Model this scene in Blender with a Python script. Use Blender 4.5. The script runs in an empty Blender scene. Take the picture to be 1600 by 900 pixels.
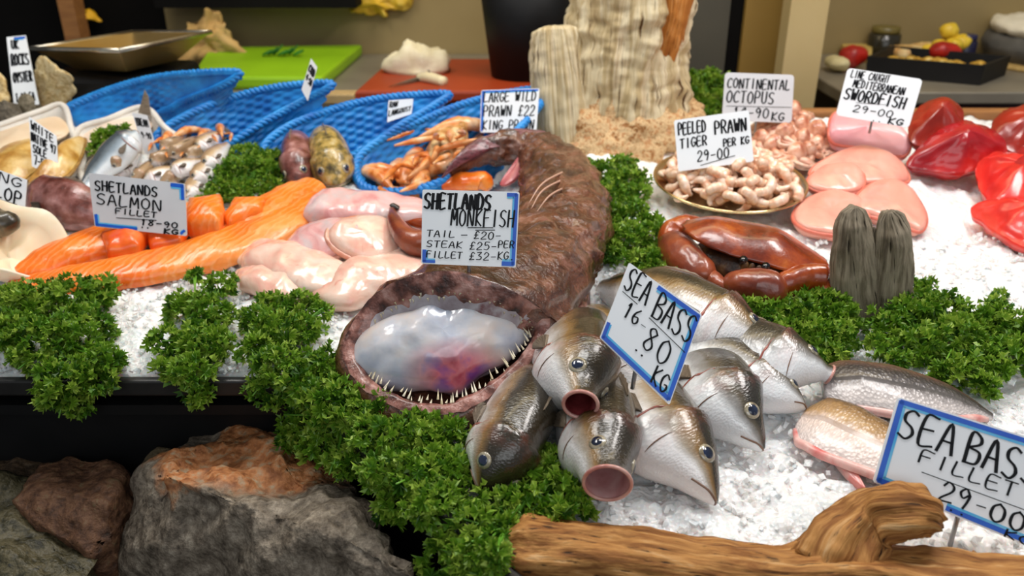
import bpy, bmesh, math, random
import numpy as np
from mathutils import Vector, Matrix, noise
R = random.Random(7); NR = np.random.default_rng(7)
rad = math.radians
C = bpy.context.scene.collection
sc = bpy.context.scene

# ------------------------------------------------------------------ camera, world, lights, exposure
CAM = Vector((0, 0, 1.45)); F = 1300.0; PITCH = rad(25)
FW = Vector((0, math.cos(PITCH), -math.sin(PITCH))); UP = Vector((0, math.sin(PITCH), math.cos(PITCH))); RT = Vector((1, 0, 0))
cam = bpy.data.objects.new('camera', bpy.data.cameras.new('camera')); C.objects.link(cam)
cam.location = CAM; cam.rotation_euler = (rad(90) - PITCH, 0, 0)
cam.data.sensor_width = 36; cam.data.lens = 36 * F / 1600; cam.data.clip_start = .05
cam.data.dof.use_dof = True; cam.data.dof.focus_distance = .93; cam.data.dof.aperture_fstop = 4.8
sc.camera = cam
sc.view_settings.view_transform = 'Standard'; sc.view_settings.look = 'None'
sc.view_settings.gamma = 1; sc.view_settings.use_curve_mapping = False
sc.view_settings.exposure = 0.0
w = bpy.data.worlds.new('world'); sc.world = w; w.use_nodes = True
w.node_tree.nodes['Background'].inputs[0].default_value = (.9, .95, 1, 1)
w.node_tree.nodes['Background'].inputs[1].default_value = .22
def area(name, loc, target, sx, sy, power, col=(1, 1, 1)):
    l = bpy.data.lights.new(name, 'AREA'); l.shape = 'RECTANGLE'; l.size = sx; l.size_y = sy; l.energy = power; l.color = col
    o = bpy.data.objects.new(name, l); C.objects.link(o); o.location = loc
    o.rotation_euler = (Vector(target) - Vector(loc)).to_track_quat('-Z', 'Y').to_euler(); return o
area('stall_lamp', (-.75, 1.25, 2.45), (-.6, 1.2, .9), .7, .3, 10, (1, .97, .92))
area('stall_lamp', (.15, 1.15, 2.45), (.1, 1.05, .9), .7, .3, 10.5, (1, .98, .95))
area('stall_lamp', (1.0, 1.2, 2.45), (.8, 1.1, .9), .7, .3, 15, (1, .95, .92))
area('rear_lamp', (.2, 1.95, 2.6), (.2, 2.5, 1.0), 2.4, .3, 12, (1, .80, .45))
area('street_daylight', (.3, -2.2, 2.8), (.1, 1.1, .9), 3.0, 1.6, 26, (.93, .97, 1))

# ------------------------------------------------------------------ places: pixel of the 1600x900 frame -> point of the stall
Z0, Y0, SL = .93, .87, .105                        # the ice slopes up gently to the back
def iceZ(y): return Z0 + SL * (y - Y0)
def ray(px, py): return FW + RT * ((px - 800) / F) + UP * ((450 - py) / F)
def P(px, py, h=0.0):                              # point h above the ice
    d = ray(px, py); t = (Z0 + SL * (CAM.y - Y0) + h - CAM.z) / (d.z - SL * d.y); return CAM + d * t
def W(px, py, y):                                  # point on the upright plane at depth y
    d = ray(px, py); return CAM + d * ((y - CAM.y) / d.y)
def HZ(px, py, z):                                 # point at world height z
    d = ray(px, py); return CAM + d * ((z - CAM.z) / d.z)
def pxm(p): return F / ((p - CAM).dot(FW))         # pixels per metre there
def front(x):
    if x < -.26: return .868
    if x < .02: return .868 + (x + .26) / .28 * (.52 - .868)
    return .52 - .05 * min(1, (x - .02) / .5)

# ------------------------------------------------------------------ materials
def lin(h):
    h = h.lstrip('#'); o = []
    for i in (0, 2, 4):
        c = int(h[i:i + 2], 16) / 255; o.append(c / 12.92 if c <= .04045 else ((c + .055) / 1.055) ** 2.4)
    return (*o, 1)
MATS = {}
class NT:
    def __init__(s, name):
        s.m = bpy.data.materials.new(name); s.m.use_nodes = True; s.t = s.m.node_tree; s.b = s.t.nodes['Principled BSDF']
    def n(s, typ, **kw):
        x = s.t.nodes.new('ShaderNode' + typ)
        for k, v in kw.items():
            if k in x.inputs: x.inputs[k].default_value = v
            else: setattr(x, k, v)
        return x
    def l(s, a, b): s.t.links.new(a, b)
    def ramp(s, fac, cols):
        r = s.n('ValToRGB'); e = r.color_ramp.elements
        while len(e) < len(cols): e.new(.5)
        for i, c in enumerate(cols):
            p, h = c if isinstance(c, tuple) else (i / max(1, len(cols) - 1), c)
            e[i].position = p; e[i].color = lin(h)
        s.l(fac, r.inputs[0]); return r.outputs[0]
    def coord(s, which='Object', scale=(1, 1, 1)):
        tc = s.n('TexCoord'); mp = s.n('Mapping'); mp.inputs['Scale'].default_value = scale
        s.l(tc.outputs[which], mp.inputs[0]); return mp.outputs[0]
    def mix(s, f, a, b):
        x = s.n('MixRGB'); 
        for i, v in ((0, f), (1, a), (2, b)):
            if hasattr(v, 'is_linked') or hasattr(v, 'links'): s.l(v, x.inputs[i])
            elif isinstance(v, str): x.inputs[i].default_value = lin(v)
            else: x.inputs[i].default_value = v
        return x.outputs[0]
    def bump(s, h, st, dist=.004):
        b = s.n('Bump'); b.inputs['Strength'].default_value = st; b.inputs['Distance'].default_value = dist
        s.l(h, b.inputs['Height']); s.l(b.outputs[0], s.b.inputs['Normal'])
    def fin(s, rough=.5, spec=.5, metal=0, sss=0, coat=0, srad=(.01, .005, .003), trans=0):
        i = s.b.inputs
        i['Roughness'].default_value = rough; i['Specular IOR Level'].default_value = spec; i['Metallic'].default_value = metal
        i['Coat Weight'].default_value = coat; i['Coat Roughness'].default_value = .12
        if sss: i['Subsurface Weight'].default_value = sss; i['Subsurface Radius'].default_value = (1, .6, .5); i['Subsurface Scale'].default_value = srad[0]
        if trans: i['Transmission Weight'].default_value = trans
        return s.m
def M(name, cols, scale=25, detail=6, rough=.5, bump=0, bscale=None, dist=.004, stretch=(1, 1, 1), coords='Object', lo=.3, hi=.7, distort=0, **kw):
    if name in MATS: return MATS[name]
    s = NT(name)
    if isinstance(cols, str): cols = [cols]
    co = s.coord(coords, stretch)
    if len(cols) > 1:
        nz = s.n('TexNoise', Scale=scale, Detail=detail, Distortion=distort); s.l(co, nz.inputs['Vector'])
        k = len(cols); cc = [(lo + (hi - lo) * i / (k - 1), c) if isinstance(c, str) else c for i, c in enumerate(cols)]
        s.l(s.ramp(nz.outputs[0], cc), s.b.inputs['Base Color'])
    else: s.b.inputs['Base Color'].default_value = lin(cols[0])
    if bump:
        n2 = s.n('TexNoise', Scale=bscale or scale * 2, Detail=6); s.l(co, n2.inputs['Vector']); s.bump(n2.outputs[0], bump, dist)
    MATS[name] = s.fin(rough=rough, **kw); return MATS[name]

# ------------------------------------------------------------------ objects
def empty(name, loc, label=None, cat=None, group=None):
    o = bpy.data.objects.new(name, None); o.empty_display_size = .03; C.objects.link(o); o.location = loc
    if label: tag(o, label, cat, group)
    return o
def tag(o, label=None, cat=None, group=None, kind=None):
    if label: o['label'] = label
    if cat: o['category'] = cat
    if group: o['group'] = group
    if kind: o['kind'] = kind
    return o
def mesh_obj(name, v, f, m, parent=None, smooth=True, uv=None, attrs=None, origin=None, label=None):
    """v in stall coordinates; origin (or the parent's place) becomes the object's own origin"""
    v = np.asarray(v, dtype=float)
    par = parent; off = Vector((0, 0, 0))
    while par is not None: off += par.location; par = par.parent
    if parent is None:
        if origin is None: origin = Vector((*((v.min(0) + v.max(0)) / 2)[:2], v[:, 2].min()))
        off = Vector(origin)
    v = v - np.array(off)
    me = bpy.data.meshes.new(name); me.from_pydata(v.tolist(), [], [list(map(int, q)) for q in f]); me.update()
    if smooth: me.polygons.foreach_set('use_smooth', [True] * len(me.polygons))
    if uv is not None:
        ul = me.uv_layers.new(name='UVMap'); li = np.empty(len(me.loops), int); me.loops.foreach_get('vertex_index', li)
        ul.data.foreach_set('uv', np.asarray(uv)[li].ravel())
    for k, a in (attrs or {}).items():
        at = me.attributes.new(k, 'FLOAT', 'POINT'); at.data.foreach_set('value', np.asarray(a, dtype=float))
    for x in (m if isinstance(m, (list, tuple)) else [m]): me.materials.append(x)
    o = bpy.data.objects.new(name, me); C.objects.link(o)
    if parent is not None: o.parent = parent
    else: o.location = off
    if label: o['label'] = label
    return o
def copy_tree(o, loc=None, rot=None, scale=None, parent=None):
    c = o.copy(); C.objects.link(c)
    if parent is not None: c.parent = parent
    if loc is not None: c.location = loc
    if rot is not None: c.rotation_euler = rot
    if scale is not None: c.scale = (scale,) * 3
    for ch in list(o.children): copy_tree(ch, parent=c)
    return c
def catmull(pts, n, closed=False):
    p = np.array([list(q) for q in pts], float); k = len(p); out = []
    if closed: t = np.arange(n) * k / n
    else: t = np.linspace(0, k - 1, n)
    for x in t:
        i = int(x); 
        if not closed: i = min(i, k - 2)
        u = x - i
        if closed: a, b, c, d = p[(i - 1) % k], p[i % k], p[(i + 1) % k], p[(i + 2) % k]
        else: a, b, c, d = (p[i - 1] if i else 2 * p[0] - p[1]), p[i], p[i + 1], (p[i + 2] if i + 2 < k else 2 * p[k - 1] - p[k - 2])
        out.append(.5 * (2 * b + (c - a) * u + (2 * a - 5 * b + 4 * c - d) * u * u + (3 * b - a - 3 * c + d) * u ** 3))
    return np.array(out)
def nz3(p, s, seed=0, oc=4):
    return noise.fractal(Vector((p[0] * s + seed * 7.3, p[1] * s - seed * 3.1, p[2] * s + seed)), 1, 2, oc)
def unit(v): return v / (np.linalg.norm(v) + 1e-12)
def grid_faces(nr, ns, wrap=True):
    f = []
    for i in range(nr - 1):
        for j in range(ns if wrap else ns - 1):
            j2 = (j + 1) % ns; f.append((i * ns + j, i * ns + j2, (i + 1) * ns + j2, (i + 1) * ns + j))
    return f
class Loft:
    """rings along a spine; top/bot/wid are tables over 0..1; dorsal gives the up side of each ring"""
    def __init__(s, spine, top, bot, wid, dorsal=(0, 0, 1), n=40, ns=24, exp=1.0, mod=None, cap=(True, True)):
        s.n, s.ns = n, ns; c = catmull(spine, n); s.c = c
        d = np.gradient(c, axis=0); s.L = np.linalg.norm(np.diff(c, axis=0), axis=1).sum(); s.T = np.array([unit(x) for x in d])
        tt = np.linspace(0, 1, n)
        tab = lambda a: (np.full(n, a) if np.isscalar(a) else np.interp(tt, [q[0] for q in a], [q[1] for q in a]) if isinstance(a[0], (tuple, list)) else np.interp(tt, np.linspace(0, 1, len(a)), a))
        s.top, s.bot, s.wid = tab(top), tab(bot), tab(wid)
        dd = catmull(dorsal, n) if np.ndim(dorsal) == 2 else np.tile(np.array(dorsal, float), (n, 1))
        s.B = np.array([unit(b - t * b.dot(t)) for b, t in zip(dd, s.T)]); s.S = np.cross(s.T, s.B)
        v = []; uv = []; tA = []; vA = []
        for i in range(n):
            for j in range(ns):
                th = 2 * math.pi * j / ns; p = s.pt(i, th, exp)
                if mod: p = mod(p, tt[i], th, s.c[i])
                v.append(p); uv.append((tt[i] * s.L, j / ns)); tA.append(tt[i]); vA.append(math.sin(th))
        f = grid_faces(n, ns)
        if cap[0]: f.append(tuple(range(ns))[::-1] if False else tuple(reversed(range(ns))))
        if cap[1]: f.append(tuple(range((n - 1) * ns, n * ns)))
        s.v, s.f, s.uv, s.a = np.array(v), f, np.array(uv), {'t': tA, 'v': vA}
        s.flip()
    def flip(s): s.f = [tuple(reversed(q)) for q in s.f]
    def pt(s, i, th, exp=1.0):
        cx, sy = math.cos(th), math.sin(th)
        cx = math.copysign(abs(cx) ** exp, cx); sy = math.copysign(abs(sy) ** exp, sy)
        return s.c[i] + s.S[i] * (cx * s.wid[i]) + s.B[i] * (sy * (s.top[i] if sy > 0 else s.bot[i]))
    def at(s, t, th, off=0.0):                       # point on the skin (+ off outwards)
        x = t * (s.n - 1); i = min(int(x), s.n - 2); u = x - i
        y = (th / (2 * math.pi) % 1) * s.ns; j = int(y) % s.ns; w = y - int(y); j2 = (j + 1) % s.ns; g = lambda a, b: s.v[a * s.ns + b]
        p = (g(i, j) * (1 - w) + g(i, j2) * w) * (1 - u) + (g(i + 1, j) * (1 - w) + g(i + 1, j2) * w) * u; c = s.c[i] * (1 - u) + s.c[i + 1] * u
        return p + unit(p - c) * off if off else p
    def nrm(s, t, th, e=.02):                        # the skin's own normal there
        a = s.at(min(1, t + e), th) - s.at(max(0, t - e), th); b = s.at(t, th + .15) - s.at(t, th - .15); n = unit(np.cross(b, a)); return n
    def obj(s, name, m, parent=None, **kw): return mesh_obj(name, s.v, s.f, m, parent, uv=s.uv, attrs=s.a, **kw)
def tube(pts, r, ns=8, n=None, closed=False):
    n = n or max(2, len(pts) * 3); c = catmull(pts, n, closed); T = np.gradient(c, axis=0)
    if closed: T = np.roll(c, -1, 0) - np.roll(c, 1, 0)
    v = []; up = np.array((.13, .27, 1.0)); rr = np.interp(np.linspace(0, 1, n), np.linspace(0, 1, len(r)), r) if not np.isscalar(r) else np.full(n, r)
    for i in range(n):
        t = unit(T[i]); a = unit(np.cross(t, up)); b = np.cross(a, t)
        for j in range(ns):
            th = 2 * math.pi * j / ns; v.append(c[i] + (a * math.cos(th) + b * math.sin(th)) * rr[i])
    f = grid_faces(n, ns)
    if closed: f += [((n - 1) * ns + j, (n - 1) * ns + (j + 1) % ns, (j + 1) % ns, j) for j in range(ns)]
    else: f += [tuple(reversed(range(ns))), tuple(range((n - 1) * ns, n * ns))]
    return np.array(v), [tuple(reversed(q)) for q in f]
def join(parts):
    V = []; Fc = []; o = 0
    for v, f in parts:
        V.append(np.asarray(v)); Fc += [tuple(i + o for i in q) for q in f]; o += len(v)
    return np.concatenate(V), Fc
def box(c, s, ax=None):
    ax = ax or (np.array((1, 0, 0)), np.array((0, 1, 0)), np.array((0, 0, 1)))
    v = [np.array(c) + ax[0] * (i * s[0] / 2) + ax[1] * (j * s[1] / 2) + ax[2] * (k * s[2] / 2) for i in (-1, 1) for j in (-1, 1) for k in (-1, 1)]
    return np.array(v), [(0, 1, 3, 2), (4, 6, 7, 5), (0, 4, 5, 1), (2, 3, 7, 6), (0, 2, 6, 4), (1, 5, 7, 3)]
def bevel_obj(o, w=.004, seg=2):
    md = o.modifiers.new('bevel', 'BEVEL'); md.width = w; md.segments = seg; return o
def ball(c, r, ns=16, nr=10, ax=None):
    rx, ry, rz = (r, r, r) if np.isscalar(r) else r; v = []
    for i in range(nr + 1):
        ph = math.pi * i / nr
        for j in range(ns):
            th = 2 * math.pi * j / ns; q = np.array((rx * math.sin(ph) * math.cos(th), ry * math.sin(ph) * math.sin(th), rz * math.cos(ph)))
            v.append(np.array(c) + (q if ax is None else ax[0] * q[0] + ax[1] * q[1] + ax[2] * q[2]))
    return np.array(v), [tuple(reversed(q)) for q in grid_faces(nr + 1, ns)]
def slab(poly, th, n=48, bulge=0.0, rnd=.3, smooth=True, up=(0, 0, 1), jit=0, seed=0, skirt=0.0):
    """a slice with an outline (points of its underside), thickness th, rounded shoulders and a bulging top"""
    o = catmull(poly, n, True) if smooth else np.array([list(p) for p in poly], float)
    if not smooth:
        k = len(o); m = max(1, n // k); o = np.array([o[i] * (1 - q / m) + o[(i + 1) % k] * (q / m) for i in range(k) for q in range(m)])
    n = len(o); c = o.mean(0); u = np.array(up, float)
    r = th * rnd; rings = []
    L = np.linalg.norm(o - c, axis=1).mean()
    prof = [(1 - .5 * r / L - skirt, 0), (1, r), (1, th - r), (1 - .3 * r / L, th - .35 * r), (1 - r / L, th)] + [(1 - r / L - (1 - r / L) * q, th + bulge * (1 - (1 - q) ** 2)) for q in (.15, .3, .5, .7, .88, .985)]
    for s_, h in prof: rings.append(c + (o - c) * s_ + u * h)
    v = np.concatenate(rings)
    if jit: v = v + np.array([u * (nz3(p, 30, seed) * jit) + unit(p - c) * (nz3(p, 45, seed + 3) * jit * .6) for p in v])
    f = grid_faces(len(prof), n) + [tuple(reversed(range(n))), tuple(range((len(prof) - 1) * n, len(prof) * n))]
    # make outward regardless of the outline's direction
    a = sum(np.cross(o[i] - c, o[(i + 1) % n] - c).dot(u) for i in range(n))
    if a < 0: f = [tuple(reversed(q)) for q in f]
    return v, f
def pp(lst, h=0.0): return [P(q[0], q[1], q[2] if len(q) > 2 else h) for q in lst]
# ------------------------------------------------------------------ setting
def struct(name, v, f, m): return tag(mesh_obj(name, v, f, m, smooth=False), kind='structure')
m_wall = M('olive_wall', ['#8f7c52', '#9d8a60'], 3, rough=.45, spec=.3)
m_dark = M('near_black_matte', ['#0b0a09', '#141211'], 4, rough=.8, spec=.1)
m_concrete = M('stall_floor', ['#3a3733', '#4a4640'], 6, rough=.8)
m_steel = M('brushed_steel', ['#b9b2a2', '#cfc8b8'], 8, stretch=(1, 20, 1), rough=.32, metal=1)
m_steelside = M('dull_steel', ['#8f8778', '#a39b8a'], 8, rough=.5, metal=.6)
m_black = M('black_plastic', ['#0a0a0b', '#101011'], 20, rough=.55, spec=.3)
m_post = M('cream_post_paint', ['#b59f6c', '#c0ab7a'], 5, rough=.5)
m_wood = M('plain_wood', ['#8a5a30', '#a9743f'], 14, stretch=(1, 8, 8), rough=.6)
struct('floor', *box((0, 1, -.05), (6, 7, .1)), m_concrete)
struct('wall_back', *box((.92, 2.63, 1.4), (3.9, .1, 2.8)), m_wall)
struct('wall_left', *box((-2.03, 2.63, 1.4), (2.0, .1, 2.8)), m_dark)  # near-black colour stands for the darkness of the opening here
struct('trim_1', *box((W(1254, 90, 1.95).x, 1.98, 1.4), (.085, .06, 2.8)), m_post)
struct('trim_2', *box((W(1085, 60, 2.1).x, 2.13, 1.4), (.16, .06, 2.8)), M('grey_green_panel', ['#3d3a30', '#4c483b'], 3, rough=.6))
struct('trim_3', *box((W(1197, 60, 2.1).x, 2.13, 1.4), (.115, .06, 2.8)), M('ochre_panel', ['#8a6a2c', '#9c7b38'], 3, rough=.5))
struct('trim_4', *box((W(1143, 60, 2.1).x, 2.15, 1.4), (.08, .06, 2.8)), m_dark)
struct('trim_5', *box((W(122, 60, 2.5).x, 2.5, 1.4), (.045, .06, 2.8)), m_wood)

sb = W(410, 8, 2.5); struct('trim_6', *box((sb.x, 2.5, sb.z + .06), (.56, .14, .12)), m_dark)
# ------------------------------------------------------------------ display counter and its ice
EDGE = [(-1.45, .868), (-.26, .868), (.02, .52), (.52, .47), (1.35, .47)]
def wallstrip(pts, z0, z1, th):
    a = [np.array((x, y)) for x, y in pts]; out = []
    for p, q in zip(a, a[1:]):
        d = unit(q - p); n = np.array((-d[1], d[0]))
        v = [(*(p - d * th * .4), z0), (*(q + d * th * .4), z0), (*(q + d * th * .4 + n * th), z0), (*(p - d * th * .4 + n * th), z0)]
        v = np.array(v + [(x, y, z1) for x, y, _ in v]); out.append((v, [(3, 2, 1, 0), (4, 5, 6, 7), (0, 1, 5, 4), (1, 2, 6, 5), (2, 3, 7, 6), (3, 0, 4, 7)]))
    return join(out)
ctr = empty('display_counter', (0, 1.1, 0), 'long black fish counter with an angled front corner holding the crushed ice', 'counter')
v, f = wallstrip([(x, y - .012) for x, y in EDGE], (.906), .928, .012); bevel_obj(mesh_obj('rim', v, f, M('grey_black_rim', ['#1c1b1a', '#2a2827'], 30, rough=.4), ctr, smooth=False), .003)
v, f = wallstrip([(x, y + .03) for x, y in EDGE], .0, .914, .02); mesh_obj('fascia', v, f, m_black, ctr, smooth=False)
v = []; 
for z in (.872, .886): v += [(x, y, z) for x, y in EDGE] + [(1.35, 1.78, z), (-1.45, 1.78, z)]
k = len(EDGE) + 2; mesh_obj('tray_bed', v, [tuple(reversed(range(k))), tuple(range(k, 2 * k))] + [(i, (i + 1) % k, k + (i + 1) % k, k + i) for i in range(k)], m_black, ctr, smooth=False)
v, f = box((-.05, 1.795, .955), (2.8, .03, .17)); bevel_obj(mesh_obj('back_edge', v, f, m_wood, ctr, smooth=False))
plv = [(-1.45, .5), (-.2, .5), (.15, .40), (.15, .96), (-1.45, .96)]
v = [(x, y, z) for z in (.02, .655) for x, y in plv]; mesh_obj('plinth', v, [(4, 3, 2, 1, 0), (5, 6, 7, 8, 9)] + [(i, (i + 1) % 5, 5 + (i + 1) % 5, 5 + i) for i in range(5)], m_black, ctr, smooth=False)

def inside(x, y, pg):
    c = False; j = len(pg) - 1
    for i in range(len(pg)):
        if (pg[i][1] > y) != (pg[j][1] > y) and x < (pg[j][0] - pg[i][0]) * (y - pg[i][1]) / (pg[j][1] - pg[i][1]) + pg[i][0]: c = not c
        j = i
    return c
BASKETS = [[(103, 172, .05), (160, 145, .08), (230, 124, .11), (300, 115, .14), (374, 114, .15), (340, 138, .12), (290, 158, .085), (243, 180, .05), (180, 186, .03), (122, 192, .02)],
    [(250, 206, .05), (310, 172, .08), (380, 148, .10), (450, 134, .12), (519, 132, .13), (470, 160, .10), (410, 192, .07), (350, 228, .04), (290, 240, .02), (250, 228, .03)],
    [(412, 232, .04), (450, 198, .065), (530, 168, .085), (610, 152, .10), (698, 147, .11), (680, 164, .10), (620, 200, .075), (560, 240, .04), (500, 258, .02), (440, 252, .02)],
    [(556, 262, .03), (575, 232, .05), (640, 196, .075), (720, 164, .095), (790, 146, .105), (842, 140, .11), (848, 158, .10), (800, 212, .07), (735, 258, .045), (680, 288, .03), (620, 300, .015), (570, 292, .015)]]
BDEPTH = .075
HOLES = []
for bk_ in BASKETS:
    pg = catmull(pp(bk_), 60, True); HOLES.append(([tuple(q[:2]) for q in pg], pg[:, 2].mean() - .115))
def iceH(x, y):
    q = Vector((x, y, 0)); e = y - front(x)
    h = .014 * noise.fractal(q * 9, 1, 2, 3) + .007 * noise.fractal(q * 45, 1, 2, 3)
    d = noise.voronoi(q * 75)[0]; h += .006 * (.5 - d[0])
    h += iceZ(y)
    for pg, zb in HOLES:
        if inside(x, y, pg): h = min(h, zb - .008)
    return h - (.012 * max(0, 1 - e / .03) ** 2 if e < .03 else 0)
nx, ny = 460, 210; V = np.empty((nx * ny, 3))
for i in range(nx):
    x = -1.4 + 2.7 * i / (nx - 1); f0 = front(x)
    for j in range(ny):
        y = f0 + .004 + (1.771 - f0) * (j / (ny - 1)) ** 1.15; V[i * ny + j] = (x, y, iceH(x, y))
def grid_open(a, b): return [(i * b + j, (i + 1) * b + j, (i + 1) * b + j + 1, i * b + j + 1) for i in range(a - 1) for j in range(b - 1)]
parts = [(V, grid_open(nx, ny))]
# loose chips lying on the bed
hexf = [(0, 1, 3, 2), (4, 6, 7, 5), (0, 4, 5, 1), (2, 3, 7, 6), (0, 2, 6, 4), (1, 5, 7, 3)]
base = np.array([(i, j, k) for i in (-1, 1) for j in (-1, 1) for k in (-1, 1)], float)
cv = []; cf = []
for q in range(9000):
    x = R.uniform(-.75, .95); y = front(x) + .004 + (R.random() ** 1.6) * .75
    if y > 1.6 or abs(x) > .45 + .52 * y: continue
    s_ = R.uniform(.0018, .0046); a = base * (NR.uniform(.55, 1.1, (8, 3))) * s_ * np.array((1, R.uniform(.5, 1), R.uniform(.35, .8)))
    m3 = np.array(Matrix.Rotation(R.uniform(0, 6.3), 3, 'Z') @ Matrix.Rotation(R.uniform(-.9, .9), 3, 'X') @ Matrix.Rotation(R.uniform(-.9, .9), 3, 'Y'))
    cf += [tuple(i + 8 * (len(cv)) for i in t) for t in hexf]; cv.append(a @ m3.T + np.array((x, y, iceZ(y) + .002 + R.uniform(-.002, .004))))
parts.append((np.concatenate(cv), cf))
s = NT('crushed_ice'); co = s.coord()
n1 = s.n('TexNoise', Scale=60, Detail=4); s.l(co, n1.inputs['Vector'])
s.l(s.ramp(n1.outputs[0], [(.3, '#f0f2f3'), (.7, '#fffaf7')]), s.b.inputs['Base Color'])
n2 = s.n('TexVoronoi', Scale=190); s.l(co, n2.inputs['Vector']); s.bump(n2.outputs[0], .5, .003)
m_ice = s.fin(rough=.22, spec=.5, sss=.5, srad=(.02,))
v, f = join(parts); io = mesh_obj('crushed_ice', v, f, m_ice, origin=(0, 1.1, .9)); io.data.polygons.foreach_set('use_smooth', [i < (nx - 1) * (ny - 1) for i in range(len(io.data.polygons))])
tag(io, 'bed of white crushed ice filling the whole counter', 'ice', kind='stuff')

# ------------------------------------------------------------------ back benches and what stands on them
def bench(label, x0, x1, y0, y1, z, apron, m_top, m_ap):
    b = empty('work_bench', ((x0 + x1) / 2, (y0 + y1) / 2, 0), label, 'bench')
    v, f = box(((x0 + x1) / 2, (y0 + y1) / 2, z - .015), (x1 - x0, y1 - y0, .03)); bevel_obj(mesh_obj('bench_top', v, f, m_top, b, smooth=False))
    v, f = box(((x0 + x1) / 2, y0 + .05, z - .03 - apron / 2), (x1 - x0 - .02, .02, apron)); mesh_obj('apron', v, f, m_ap, b, smooth=False)
    for x in (x0 + .05, x1 - .05):
        for y in (y0 + .08, y1 - .06): v, f = box((x, y, (z - .03) / 2), (.04, .04, z - .03)); mesh_obj('leg', v, f, m_steelside, b, smooth=False)
    return b
BZ = 1.03
xs = W(640, 120, 2.2).x
bench('steel work bench behind the blue baskets carrying the cutting boards and bucket', W(292, 120, 2.1).x, W(1030, 100, 2.2).x, 1.98, 2.57, BZ, .1, m_steelside, m_black)
bench('steel side bench behind the red tuna with a dark red front', W(1282, 100, 2.2).x, 2.1, 2.02, 2.57, BZ, .45, m_steelside, M('dark_red_panel', ['#2a0606', '#3c0a0a', '#120404'], 5, rough=.5))
def board(lst, th, z, m, name, label, cat):
    v, f = slab([HZ(x, y, z) for x, y in lst], th, 60, rnd=.25, smooth=False); return tag(mesh_obj(name, v, f, m, smooth=False), label, cat)
m_green = M('lime_board_plastic', ['#7fae08', '#93c412'], 5, rough=.5, bump=.15, bscale=60)
board([(300, 139), (505, 140), (566, 86), (330, 90)], .03, BZ + .002, m_green, 'cutting_board', 'lime green cutting board on the steel bench', 'cutting board')
m_brown = M('russet_board_plastic', ['#8f2f0c', '#a83c12'], 5, rough=.5, bump=.1, bscale=60)
board([(556, 161), (850, 161), (850, 108), (612, 108)], .028, BZ + .002, m_brown, 'cutting_board', 'russet brown cutting board under the cloth and knife', 'cutting board')
v, f = box(HZ(528, 152, BZ + .012), (.085, .05, .024)); bevel_obj(tag(mesh_obj('whetstone', v, f, M('pale_stone', ['#a3895c', '#b89c6a'], 20, rough=.7), smooth=False), 'small tan sharpening block beside the russet board', 'sharpening stone'))
# green leaf sprig on the board
lf = []
for k in range(7):
    a = HZ(410 + k * 8, 88 - (k % 3), BZ + .034); b = a + Vector((.03, .005, .012 + .006 * (k % 3))); lf.append(slab([a, a + Vector((.015, -.008, .006)), b, a + Vector((.015, .012, .008))], .006, 12))
v, f = join(lf); tag(mesh_obj('green_leaf', v, f, M('dark_leaf', ['#1c5a12', '#2e7d1c'], 40)), 'dark green leaves lying at the back of the lime board', 'leaf')
# cloth
c0 = HZ(652, 112, BZ + .03); v, f = ball(c0, (.078, .05, .075), 40, 24); v = v.copy(); v[:, 2] = np.maximum(v[:, 2], c0.z)
v = np.array([p + unit(p - np.array(c0)) * nz3(p, 22, 5) * .02 if p[2] > c0.z + .002 else p for p in v])
tag(mesh_obj('dish_cloth', v, f, M('cream_cloth', ['#d9cba4', '#efe5c6'], 30, rough=.9, bump=.3, bscale=200), origin=c0), 'crumpled cream cloth on the russet cutting board', 'cloth')
kn = empty('fish_knife', HZ(650, 128, BZ + .031), 'filleting knife with a cream handle on the russet board', 'knife')
a, b, c = HZ(607, 136, BZ + .034), HZ(655, 122, BZ + .036), HZ(694, 128, BZ + .038)
v, f = tube([b, b.lerp(c, .4) + Vector((0, 0, .004)), c], [.010, .013, .012], 12, 12); mesh_obj('handle', v, f, M('cream_handle', '#e6d9b0', rough=.4), kn)
d = (b - a).normalized(); nrm = Vector((-d.y, d.x, 0)); v = np.array([a, b - nrm * .012, b + nrm * .008, a + Vector((0, 0, .001)), b - nrm * .012 + Vector((0, 0, .002)), b + nrm * .008 + Vector((0, 0, .002))])
mesh_obj('blade', v, [(0, 2, 1), (3, 4, 5), (0, 1, 4, 3), (1, 2, 5, 4), (2, 0, 3, 5)], M('dark_blade', '#3a2a22', rough=.25, metal=.8), kn, smooth=False)
v, f = tube([HZ(668, 113, BZ + .036), HZ(700, 108, BZ + .036)], [.007, .009], 10, 8); tag(mesh_obj('steel_handle', v, f, m_black), 'short black tool handle behind the cream cloth', 'tool')
# black bucket
def lathe(c, prof, ns=40, ax=None):
    v = []; c = np.array(c)
    for r, z in prof:
        for j in range(ns):
            th = 2 * math.pi * j / ns; q = (r * math.cos(th), r * math.sin(th), z); v.append(c + (np.array(q) if ax is None else ax[0] * q[0] + ax[1] * q[1] + ax[2] * q[2]))
    return np.array(v), grid_faces(len(prof), ns) + [tuple(reversed(range(ns))), tuple(range((len(prof) - 1) * ns, len(prof) * ns))]
bk = HZ(822, 118, BZ + .03); bu = empty('bucket', bk, 'black plastic bucket standing at the back of the russet board', 'bucket')
v, f = lathe(bk, [(.085, 0), (.118, .26), (.112, .26), (.08, .01)]); mesh_obj('bucket_body', v, f, m_black, bu)
v, f = lathe(bk + Vector((0, 0, .228)), [(.116, 0), (.131, .004), (.133, .022), (.119, .03)]); mesh_obj('collar', v, f, m_black, bu)
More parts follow.
